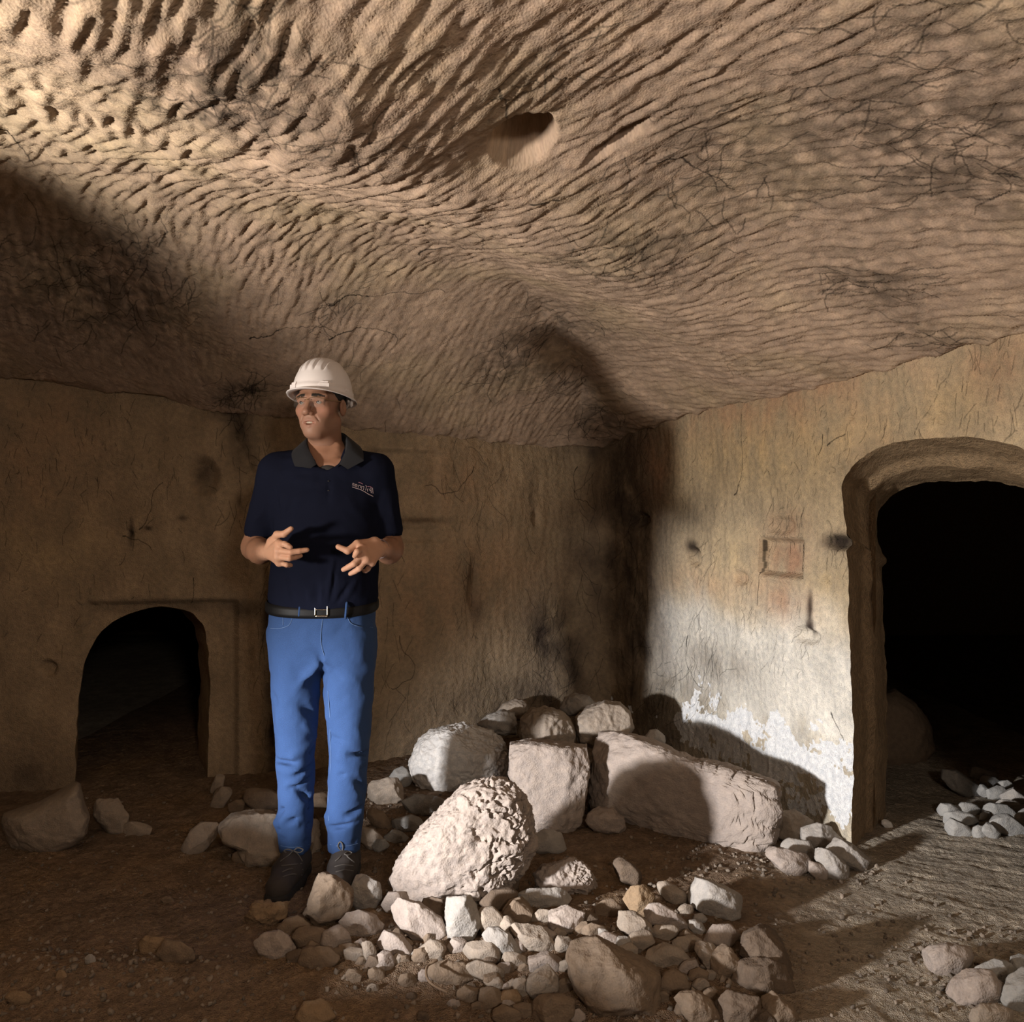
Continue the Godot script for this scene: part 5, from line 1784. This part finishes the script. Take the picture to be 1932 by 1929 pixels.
	tag(obj("collar", col, M.navy_dark, s), "dark grey folded collar")
	# undershirt in the open neck
	var un := Field.new()
	un.egg(me(619, 893, 0.074), Vector3(0.042, 0.030, 0.028), 0.01)
	var up := PackedVector3Array()
	var ui := PackedInt32Array()
	un.mesh_into(me(619, 893, 0.074) - Vector3(0.06, 0.04, 0.04), me(619, 893, 0.074) + Vector3(0.06, 0.04, 0.04), 0.005, up, ui)
	tag(obj("undershirt", finish(up, ui), M.under, root), "dark undershirt showing in the open neck")
	for py in [908, 926]:
		var b := seen(f, 620, py, 0.0015)
		var ball_mesh := SphereMesh.new()
		ball_mesh.radius = 0.004
		ball_mesh.height = 0.004
		ball_mesh.radial_segments = 12
		ball_mesh.rings = 6
		var bo := obj("button", ball_mesh, M.under, s)
		bo.position = b
	# the small printed emblem: marks too small to read, over a curved line
	for r in [[665.5, 912, 665.5, 917], [666, 912, 669, 913], [668, 914, 668, 918], [670.5, 913.5, 670.5, 919], [670.5, 914, 674, 914.5], [673.5, 914.5, 673, 919.5], [675.5, 915, 676, 920.5], [677.5, 915.5, 680, 917], [680.5, 916, 680, 921.5], [682.5, 917, 682.5, 923], [684, 918, 687, 919], [687, 918, 686, 925], [689.5, 916, 691.5, 917], [691.5, 917, 690, 926], [693.5, 922, 694, 928], [696, 922, 699, 927], [700, 920, 700.5, 931], [703, 921, 704, 932]]:
		tag(obj("printed_letter", tube([seen(f, r[0], r[1], 0.0002), seen(f, r[2], r[3], 0.0002)], 0.0009, 5), M.print, s), "pale printed letter stroke")
	for r in [[676, 910.5, 680, 911], [680, 911, 685, 914], [693, 918.5, 698, 918.5], [698, 918.5, 703, 920]]:
		tag(obj("printed_emblem", tube([seen(f, r[0], r[1], 0.0), seen(f, r[2], r[3], 0.0)], 0.0013, 5), M.print_pink, s), "pinkish arch of the printed emblem")
	var line := []
	for q in [[664.5, 919], [672, 921.5], [680, 924], [688, 928], [696, 933], [704.5, 937]]: line.append(seen(f, q[0], q[1], 0.0))
	tag(obj("printed_line", tube(line, 0.0012, 5), M.print, s), "curved pale line under the emblem")

func jeans(root: Node3D):
	var f := Field.new()
	f.slack = 0.045
	f.loft(table([[1128, 512, 706, 0.132, 0.012], [1160, 510, 707, 0.134, 0.01], [1200, 510, 707, 0.132, 0.004], [1235, 512, 706, 0.122, 0.0], [1258, 516, 704, 0.105, 0.0]]), 0.02, 0, 2.3)
	f.loft(table([[1190, 511, 605, 0.112, 0.0], [1262, 512, 607, 0.110, 0.002], [1300, 514, 603, 0.104, 0.004], [1350, 517, 599, 0.094, 0.008], [1400, 521, 596, 0.086, 0.012], [1432, 522, 593, 0.084, 0.014], [1470, 525, 592, 0.082, 0.005], [1520, 526, 590, 0.078, -0.006], [1550, 519, 590, 0.076, -0.008], [1572, 525, 588, 0.072, -0.006], [1604, 527, 586, 0.070, -0.004]]), 0.03)
	f.loft(table([[1190, 613, 707, 0.112, 0.0], [1262, 612, 706, 0.110, 0.0], [1310, 612, 704, 0.102, 0.0], [1350, 616, 701, 0.094, 0.002], [1400, 621, 697, 0.086, 0.004], [1440, 621, 694, 0.082, 0.004], [1480, 619, 692, 0.080, -0.006], [1525, 617, 688, 0.076, -0.016], [1548, 612, 686, 0.074, -0.02], [1570, 618, 683, 0.070, -0.02], [1602, 620, 679, 0.068, -0.02]]), 0.03)
	for r in [[521, 1434, 556, 1441, -0.009, 0.009], [552, 1428, 592, 1396, 0.010, 0.012], [545, 1440, 592, 1412, -0.010, 0.008], [524, 1450, 560, 1456, 0.008, 0.012], [556, 1462, 592, 1442, -0.010, 0.008], [540, 1484, 575, 1462, 0.007, 0.010], [545, 1486, 588, 1466, -0.008, 0.008], [562, 1490, 590, 1520, -0.008, 0.010], [530, 1552, 588, 1496, 0.014, 0.012], [545, 1552, 588, 1512, -0.012, 0.009], [528, 1535, 570, 1498, -0.009, 0.009], [518, 1552, 560, 1556, 0.010, 0.010], [524, 1566, 585, 1556, -0.010, 0.008], [520, 1340, 530, 1380, 0.005, 0.012], [516, 1310, 522, 1330, -0.006, 0.01],
			[610, 1258, 584, 1290, -0.008, 0.012], [606, 1250, 560, 1300, 0.006, 0.016], [612, 1262, 600, 1330, -0.006, 0.012], [614, 1256, 640, 1280, -0.005, 0.012], [600, 1230, 612, 1262, -0.006, 0.010], [570, 1330, 596, 1360, -0.006, 0.014], [575, 1370, 597, 1390, 0.006, 0.01],
			[658, 1424, 694, 1420, -0.011, 0.008], [640, 1432, 690, 1436, 0.008, 0.012], [640, 1462, 690, 1448, -0.006, 0.010], [622, 1390, 650, 1400, -0.004, 0.012], [616, 1335, 622, 1370, 0.007, 0.012], [614, 1540, 680, 1548, 0.009, 0.012], [620, 1562, 660, 1556, -0.010, 0.008], [652, 1540, 684, 1522, -0.011, 0.009], [658, 1548, 684, 1534, 0.008, 0.008], [668, 1470, 690, 1500, -0.005, 0.012], [530, 1582, 580, 1588, -0.004, 0.008], [622, 1584, 672, 1588, -0.004, 0.008]]:
		f.fold(seen(f, r[0], r[1]), seen(f, r[2], r[3]), r[4] * 3.0, r[5] * 1.1)
	f.grain = soft
	f.grain_freq = 9.0
	f.grain_size = 0.005
	var pos := PackedVector3Array()
	var idx := PackedInt32Array()
	f.mesh_into(Vector3(-0.23, 0.08, -0.17), Vector3(0.23, 1.03, 0.19), 0.0065, pos, idx)
	# the weave and fade of the cloth, as a noise texture in the cloth's own space
	var nt := noise(31, 0.35, 3).get_seamless_image(256, 256)
	nt.convert(Image.FORMAT_L8)
	var nd := nt.get_data()
	var rgb := PackedByteArray()
	for i in nd.size():
		var v := 205 + (nd[i] - 128) / 2
		rgb.append_array([clampi(v, 0, 255), clampi(v, 0, 255), clampi(v + 8, 0, 255)])
	M.denim.albedo_texture = ImageTexture.create_from_image(bytes_image(256, 256, rgb))
	M.denim.uv1_triplanar = true
	M.denim.uv1_scale = Vector3.ONE * 5.0
	var j := obj("jeans", finish(pos, idx), M.denim, root)
	for line in [[[609, 1166], [606, 1190], [606, 1215], [612, 1238]], [[510, 1186], [528, 1186], [545, 1180], [552, 1166]], [[512, 1158], [534, 1163]], [[534, 1163], [534, 1180]], [[655, 1162], [662, 1176], [680, 1183], [704, 1184]], [[619, 1304], [622, 1350], [623, 1400], [624, 1440], [619, 1500], [620, 1550]], [[529, 1596], [545, 1599], [565, 1598], [584, 1594]], [[622, 1594], [640, 1597], [660, 1596], [676, 1592]]]:
		var pts := []
		for q in line: pts.append(seen(f, q[0], q[1], 0.0005))
		tag(obj("seam", tube(pts, 0.0011, 5), M.thread, j), "pale stitched seam")
	# belt
	var bp := PackedVector3Array()
	var rows := 7
	for r in rows:
		var t := r / float(rows - 1)
		for k in 72:
			var g := TAU * k / 72.0
			var front := maxf(cos(g), -0.4)
			var y0 := me(0, 1127, 0.0).y - 0.019 * (front + 0.4) / 1.4
			var lift := 0.006 * (1.0 - pow(absf(2.0 * t - 1.0), 6.0)) + 0.004
			var c := me(608.5, 1140, 0.014)
			var rx := (me(708, 1140).x - me(509, 1140).x) / 2.0 + lift
			var cs := signf(cos(g)) * pow(absf(cos(g)), 0.87)
			var sn := signf(sin(g)) * pow(absf(sin(g)), 0.87)
			bp.append(Vector3(c.x + sn * rx, y0 - 0.040 * t, 0.012 + cs * (0.134 + lift)))
	var belt_mesh := grid_mesh(bp, 72, rows, Vector3(0, 1, 3), null, null, null, true)
	var belt := obj("belt", belt_mesh, M.leather, root)
	var front_z := 0.012 + 0.134 + 0.012
	var bc := me(606, 1151, front_z)
	var buck := []
	for q in [[-0.021, 0.020], [0.021, 0.020], [0.021, -0.022], [-0.021, -0.022]]: buck.append(bc + Vector3(q[0], q[1], 0.0))
	for k in 4:
		tag(obj("buckle", tube([buck[k], buck[(k + 1) % 4]], 0.0028, 8), M.steel, belt), "bright metal side of the belt buckle")
	tag(obj("buckle_pin", tube([bc + Vector3(-0.02, 0, 0.002), bc + Vector3(0.02, 0, 0.003)], 0.002, 6), M.steel, belt), "bright metal pin of the buckle")
	for px in [565, 653]:
		var z := front_z - (0.008 if px == 565 else 0.010)
		tag(obj("belt_loop", tube([me(px + 2, 1136, z - 0.010), me(px + 1, 1140, z), me(px, 1152, z + 0.001), me(px - 1, 1162, z), me(px - 1, 1168, z - 0.016)], 0.0040, 8), M.denim, belt), "blue denim loop over the belt")

func boots(root: Node3D):
	for s in 2:
		var ax := -0.096 if s == 0 else 0.080
		var az := 0.0 if s == 0 else -0.025
		var out := -0.012 if s == 0 else 0.006
		var f := Field.new()
		f.cone(Vector3(ax, 0.185, az - 0.012), Vector3(ax, 0.075, az - 0.010), 0.056, 0.050, 0.02)
		f.cone(Vector3(ax, 0.050, az - 0.045), Vector3(ax + out * 0.5, 0.052, az + 0.08), 0.046, 0.047, 0.03)
		f.cone(Vector3(ax + out * 0.5, 0.060, az + 0.06), Vector3(ax + out, 0.046, az + 0.175), 0.047, 0.043, 0.03)
		f.cone(Vector3(ax, 0.120, az + 0.012), Vector3(ax + out * 0.6, 0.080, az + 0.095), 0.024, 0.024, 0.02)
		f.cone(Vector3(ax, 0.19, az - 0.01), Vector3(ax, 0.24, az - 0.01), 0.046, 0.046, 0.004, 1)
		f.half(Vector3(0, -1, 0), -0.022)
		f.half(Vector3(0, 1, 0), 0.155)
		f.grain = rough
		f.grain_freq = 14.0
		f.grain_size = 0.004
		var pos := PackedVector3Array()
		var idx := PackedInt32Array()
		f.mesh_into(Vector3(ax - 0.085, 0.0, az - 0.12), Vector3(ax + 0.085, 0.21, az + 0.25), 0.006, pos, idx)
		var b := obj("boot", finish(pos, idx), M.boot, root)
		tag(b, "worn dark hiking boot with grey laces")
		var g := Field.new()
		g.cone(Vector3(ax, 0.012, az - 0.045), Vector3(ax + out * 0.5, 0.012, az + 0.07), 0.049, 0.050, 0.03)
		g.cone(Vector3(ax + out * 0.5, 0.012, az + 0.06), Vector3(ax + out, 0.012, az + 0.18), 0.050, 0.045, 0.03)
		g.half(Vector3(0, -1, 0), 0.004)
		g.half(Vector3(0, 1, 0), 0.030)
		var sp := PackedVector3Array()
		var si := PackedInt32Array()
		g.mesh_into(Vector3(ax - 0.085, -0.02, az - 0.12), Vector3(ax + 0.085, 0.05, az + 0.26), 0.007, sp, si)
		tag(obj("sole", finish(sp, si), M.sole, b), "thick black rubber sole")
		var o := 0.0 if s == 0 else 95.0
		var lines := [[[528, 1626], [545, 1614], [553, 1605]], [[571, 1626], [562, 1612], [554, 1606]], [[530, 1634], [550, 1632], [570, 1630]], [[532, 1646], [548, 1640], [572, 1641]], [[533, 1655], [552, 1650], [571, 1652]], [[553, 1606], [544, 1603], [536, 1606], [546, 1611], [553, 1606]], [[554, 1606], [562, 1600], [572, 1604], [565, 1609], [554, 1606]]]
		if s == 1: lines = [[[537, 1626], [547, 1617], [553, 1610]], [[574, 1628], [562, 1618], [554, 1610]], [[536, 1636], [552, 1632], [572, 1634]], [[538, 1646], [554, 1642], [572, 1644]], [[551, 1608], [543, 1598], [545, 1590], [549, 1590], [552, 1598], [551, 1608]], [[554, 1612], [562, 1607], [569, 1610], [562, 1614], [554, 1612]]]
		for line in lines:
			var pts := []
			for q in line:
				var p := seen(f, q[0] + o, q[1], 0.002)
				if p.z < az - 0.1 or q[1] < 1612: p = me(q[0] + o, q[1], az + 0.078 if q[1] < 1600 else az + 0.07)
				pts.append(p)
			tag(obj("lace", tube(pts, 0.0022, 5), M.lace, b), "grey boot lace")

func hat(root: Node3D, head_at: Vector3, turn: Basis):
	var tilt := turn * Basis(Vector3.RIGHT, deg_to_rad(-6.0))
	var at0 := head_at + turn * Vector3(0, 0.030, -0.012)
	var pos := PackedVector3Array()
	var n := 192
	var rings := 62
	for r in rings:
		for k in n:
			var g := TAU * k / n
			var dir := Vector2(sin(g), cos(g))      # x, z
			var front := maxf(dir.y, 0.0)
			var back := maxf(-dir.y, 0.0)
			var rx := 0.101
			var rz := 0.121
			var rad := 1.0 / sqrt(pow(dir.x / rx, 2.0) + pow(dir.y / rz, 2.0))
			var brim := 0.009 + 0.024 * pow(front, 3.0) + 0.013 * pow(back, 2.0)
			var p := Vector3.ZERO
			if r <= 44:
				var a := (r / 44.0) * PI / 2
				var y := 0.131 * pow(cos(a), 0.92) if a < PI / 2 - 0.001 else 0.0
				var q := rad * pow(sin(a), 0.88)
				p = Vector3(dir.x * q, y, dir.y * q)
				# ribs running over the crown
				var tri := absf(fposmod(p.x / 0.029 + 0.5, 1.0) - 0.5) * 2.0
				var top := sstep(0.066, 0.082, y) * sstep(0.062, 0.052, absf(p.x)) * sstep(-0.10, -0.07, p.z)
				p += Vector3(0, 1, 0.3 * signf(p.z)) * (0.0045 - 0.0085 * sstep(0.55, 0.92, tri)) * top
				# the band just above the rim
				p += Vector3(dir.x, 0, dir.y) * 0.004 * sstep(0.024, 0.018, y)
			elif r <= 49:
				var t := (r - 44) / 5.0
				var q := rad + 0.004 + brim * t
				p = Vector3(dir.x * q, -0.001 - 0.010 * t * t + 0.004 * front * t, dir.y * q)
			elif r == 50:
				var q := rad + 0.004 + brim - 0.0015
				p = Vector3(dir.x * q, -0.0145 + 0.004 * front, dir.y * q)
			elif r <= 53:
				var t := (r - 50) / 3.0
				var q := lerpf(rad + 0.0025 + brim, rad - 0.003, t)
				p = Vector3(dir.x * q, lerpf(-0.0145 + 0.004 * front, -0.004, t), dir.y * q)
			else:
				var a := (1.0 - (r - 53) / 8.0) * PI / 2
				var q := (rad - 0.004) * pow(sin(a), 0.88)
				p = Vector3(dir.x * q, 0.124 * cos(a) - 0.003, dir.y * q)
			pos.append(tilt * p + at0)
	var mesh := grid_mesh(pos, n, rings, at0, null, null, null, true)
	# faces of the shell look outwards
	var idx := PackedInt32Array()
	for r in rings - 1:
		for k in n:
			var a := r * n + k
			var b := r * n + (k + 1) % n
			idx.append_array([a, b, a + n, b, b + n, a + n])
	var nor := smooth_normals(pos, idx)
	if nor[10 * n].dot(pos[10 * n] - at0) < 0.0:
		for k in range(0, idx.size(), 3):
			var q := idx[k + 1]
			idx[k + 1] = idx[k + 2]
			idx[k + 2] = q
		nor = smooth_normals(pos, idx)
	var h := obj("hard_hat", arrays_mesh(pos, nor, idx), M.hat, root)
	tag(h, "white ribbed hard hat with a short peak")
	for az in [-77.0, -29.0, 29.0, 77.0]:
		var side: bool = absf(az) > 50.0
		var g := deg_to_rad(az)
		var rad := 1.0 / sqrt(pow(sin(g) / 0.101, 2.0) + pow(cos(g) / 0.121, 2.0)) + 0.004
		var box := BoxMesh.new()
		box.size = Vector3(0.014, 0.008, 0.008) if side else Vector3(0.034, 0.014, 0.010)
		var face := tilt * Basis(Vector3.UP, g)
		var slot := obj("accessory_slot", box, M.hat, h)
		slot.transform = Transform3D(face, at0 + tilt * Vector3(sin(g) * rad, 0.012, cos(g) * rad))
		if not side:
			var lug := obj("slot_cover", box, M.hat, h)
			lug.transform = Transform3D(face * Basis.from_scale(Vector3(0.75, 0.7, 0.8)), at0 + tilt * Vector3(sin(g) * (rad - 0.003), 0.022, cos(g) * (rad - 0.003)))
	var strap := []
	for k in 17:
		var g := PI + (k / 16.0 - 0.5) * 2.6
		strap.append(at0 + tilt * Vector3(sin(g) * 0.088, -0.030 + 0.020 * absf(k / 8.0 - 1.0), cos(g) * 0.104))
	tag(obj("nape_strap", tube(strap, 0.0055, 8), M.hat, h), "white strap of the hat's harness behind the ear")
	for s in [-1.0, 1.0]:
		tag(obj("harness_tab", tube([at0 + tilt * Vector3(s * 0.092, 0.0, -0.045), at0 + tilt * Vector3(s * 0.086, -0.030, -0.055)], 0.006, 8), M.hat, h), "white tab of the harness")

func glasses(root: Node3D, head_at: Vector3, turn: Basis):
	var gl := Node3D.new()
	gl.name = "safety_glasses"
	root.add_child(gl, true)
	tag(gl, "clear rimless safety glasses with thin arms")
	var gold := plain(Color(0.55, 0.45, 0.32), 0.3, 0.8)
	for s in [-1.0, 1.0]:
		var pos := PackedVector3Array()
		for side in 2:
			for j in 9:
				for i in 13:
					var u := i / 12.0 * 2.0 - 1.0
					var v := j / 8.0 * 2.0 - 1.0
					var hx := 0.0265 * (1.0 - 0.10 * v * v) * pow(maxf(1.0 - pow(absf(v), 5.0), 0.02), 0.12)
					var x := 0.0345 + u * hx
					var y := -0.006 + v * 0.0175 * (1.0 - 0.12 * u * u)
					var z := 0.1045 - 5.2 * x * x - (0.0018 if side == 1 else 0.0)
					pos.append(turn * Vector3(s * x, y, z) + head_at)
		var idx := PackedInt32Array()
		for side in 2:
			for j in 8:
				for i in 12:
					var a := side * 117 + j * 13 + i
					idx.append_array([a, a + 1, a + 13, a + 1, a + 14, a + 13] if (side == 0) == (s < 0) else [a, a + 13, a + 1, a + 1, a + 13, a + 14])
		tag(obj("lens", arrays_mesh(pos, smooth_normals(pos, idx), idx), M.lens, gl), "clear lens")
		var arm := []
		for q in [Vector3(0.058, 0.004, 0.088), Vector3(0.072, 0.004, 0.060), Vector3(0.080, 0.004, 0.0), Vector3(0.079, -0.006, -0.028)]: arm.append(turn * (q * Vector3(s, 1, 1)) + head_at)
		tag(obj("temple_arm", tube(arm, 0.0015, 6), gold, gl), "thin metal arm")
		var brow := []
		for q in [Vector3(0.009, 0.009, 0.1045), Vector3(0.034, 0.0125, 0.0990), Vector3(0.058, 0.006, 0.0875)]: brow.append(turn * (q * Vector3(s, 1, 1)) + head_at)
		tag(obj("brow_bar", tube(brow, 0.0011, 6), gold, gl), "thin metal bar along the lens")
	tag(obj("bridge", tube([turn * Vector3(-0.009, 0.002, 0.1045) + head_at, turn * Vector3(0, 0.004, 0.107) + head_at, turn * Vector3(0.009, 0.002, 0.1045) + head_at], 0.0013, 6), gold, gl), "thin metal bridge over the nose")

# ---------------------------------------------------------------- lamps out of view, root, gravel
func lamp_stand(label: String, foot: Vector3, heads: Array):
	var lamp := base("unseen_lamp", Vector3(foot.x, floor_base(foot.x, foot.z), foot.z))
	tag(lamp, label, "lamp")
	var black := plain(Color(0.06, 0.06, 0.06), 0.6)
	var top: float = heads[0][0].y - lamp.position.y - 0.30
	obj("pole", tube([Vector3(0, 0.32, 0), Vector3(0, top, 0)], 0.014, 10, false), black, lamp)
	for k in 3:
		var g := TAU * k / 3.0 + 0.4
		obj("leg", tube([Vector3(0, 0.42, 0), Vector3(cos(g) * 0.36, 0.012, sin(g) * 0.36)], 0.011, 8), black, lamp)
	for h in heads:
		var b := Basis.looking_at((h[1] - h[0]).normalized(), Vector3.UP)
		var at1: Vector3 = h[0] - lamp.position
		var can := PackedVector3Array()
		for r in 6:
			var q: float = [0.005, 0.045, 0.060, 0.068, 0.064, 0.002][r]
			var z: float = [0.13, 0.12, 0.07, 0.012, 0.016, 0.05][r]
			for k in 28:
				can.append(at1 + b * Vector3(cos(TAU * k / 28.0) * q, sin(TAU * k / 28.0) * q, z + 0.02))
		obj("lamp_head", grid_mesh(can, 28, 6, at1, null, null, null, true), black, lamp)
		var glow := plain(h[2], 0.5)
		glow.emission_enabled = true
		glow.emission = h[2]
		glow.emission_energy_multiplier = 1.0
		var face := CylinderMesh.new()
		face.top_radius = 0.055
		face.bottom_radius = 0.055
		face.height = 0.006
		face.radial_segments = 28
		var o := obj("lamp_face", face, glow, lamp)
		o.transform = Transform3D(b * Basis(Vector3.RIGHT, PI / 2), at1 + b * Vector3(0, 0, 0.028))
		obj("bracket", tube([at1 + b * Vector3(0, -0.05, 0.09), at1 + b * Vector3(0, -0.10, 0.09), Vector3(0, top, 0)], 0.009, 8, false), black, lamp)

func build_small():
	lamp_stand("unseen warm lamp on a black tripod, aimed up at the ceiling", Vector3(-3.02, 0, -0.22), [[UNSEEN_WARM_LAMP, WARM_AIM, Color(1.0, 0.955, 0.90)]])
	lamp_stand("unseen white lamp on a black tripod, aimed low at the rocks", Vector3(-2.40, 0, -0.62), [[UNSEEN_WHITE_LAMP, UNSEEN_WHITE_LAMP + dir_of(46.0, -16.0), Color(0.985, 0.985, 1.0)]])
	lamp_stand("added dim fill lamp on a black tripod behind the camera", Vector3(0.80, 0, 1.25), [[ADDED_FILL_LAMP, ADDED_FILL_AIM, Color(1.0, 0.93, 0.86)]])
	# thin root lying over the stones
	var way := []
	for q in [[826, 1812], [818, 1816], [808, 1822], [804, 1832], [806, 1846], [816, 1858], [830, 1866], [845, 1873]]:
		var d := floor_hit(q[0], q[1] + 4) - 0.10
		way.append(at(q[0], q[1], d))
	tag(obj("root", tube(way, 0.0035, 6), plain(Color(0.44, 0.36, 0.28), 0.9)), "thin dry root curling over the rounded brown stone of the heap", "root")
	# a stick behind the boots
	var stick := []
	for q in [[590, 1590, 3.16], [586, 1606, 3.15], [580, 1625, 3.14], [577, 1637, floor_hit(577, 1637)]]: stick.append(at(q[0], q[1], q[2]))
	tag(obj("stick", tube(stick, 0.006, 7), plain(Color(0.40, 0.33, 0.26), 0.9)), "short pale stick leaning between the man's boots", "stick")
	# grit and small gravel
	var mm := MultiMesh.new()
	mm.transform_format = MultiMesh.TRANSFORM_3D
	mm.use_colors = true
	var g0: Array = ball(1)
	var gp: PackedVector3Array = (g0[0] as PackedVector3Array).duplicate()
	for i in gp.size(): gp[i] *= 1.0 + 0.8 * soft.get_noise_3dv(gp[i] * 3.0)
	var gi: PackedInt32Array = (g0[1] as PackedInt32Array).duplicate()
	for k in range(0, gi.size(), 3):
		var q := gi[k + 1]
		gi[k + 1] = gi[k + 2]
		gi[k + 2] = q
	mm.mesh = arrays_mesh(gp, smooth_normals(gp, gi), gi)
	mm.instance_count = 2600
	for k in 2600:
		var x := 0.0
		var z := 0.0
		var s := 0.0
		if k < 1500:      # round the heaps
			var c: Array = [[0.0, -2.6, 0.75, 0.42], [0.35, -2.35, 0.55, 0.3], [-0.55, -3.6, 0.45, 0.4], [0.95, -3.15, 0.4, 0.25], [1.35, -2.45, 0.4, 0.2], [-1.2, -2.4, 0.5, 0.18]][rng.randi_range(0, 5)]
			x = c[0] + rng.randfn() * c[2] * 0.6
			z = c[1] + rng.randfn() * c[3] * 0.6
			s = rng.randf_range(0.003, 0.010)
		else:
			z = rng.randf_range(-4.6, -2.0)
			x = rng.randf_range(-0.62, 0.62) * -z
			s = rng.randf_range(0.0025, 0.008)
		var near := nearest_plan(Vector2(x, z))
		var wall := plan_at(near.y)
		if near.x < 0.06 or (Vector2(x, z) - wall).dot(plan_normal(near.y)) < 0.0: x = 0.0
		var t := Basis.from_euler(Vector3(rng.randf() * TAU, rng.randf() * TAU, rng.randf() * TAU)) * Basis.from_scale(Vector3(1.0, rng.randf_range(0.5, 0.9), rng.randf_range(0.6, 1.0)) * s)
		mm.set_instance_transform(k, Transform3D(t, Vector3(x, floor_base(x, z) + s * 0.1, z)))
		var tone := rng.randf_range(0.09, 0.22)
		mm.set_instance_color(k, Color(tone, tone * 0.78, tone * 0.58))
	var gm := plain(Color.WHITE, 0.95)
	gm.vertex_color_use_as_albedo = true
	var gr := MultiMeshInstance3D.new()
	gr.name = "gravel"
	gr.multimesh = mm
	gr.material_override = gm
	add_child(gr, true)
	tag(gr, "grit and tiny stones strewn over the earth floor", "gravel", "", "stuff")
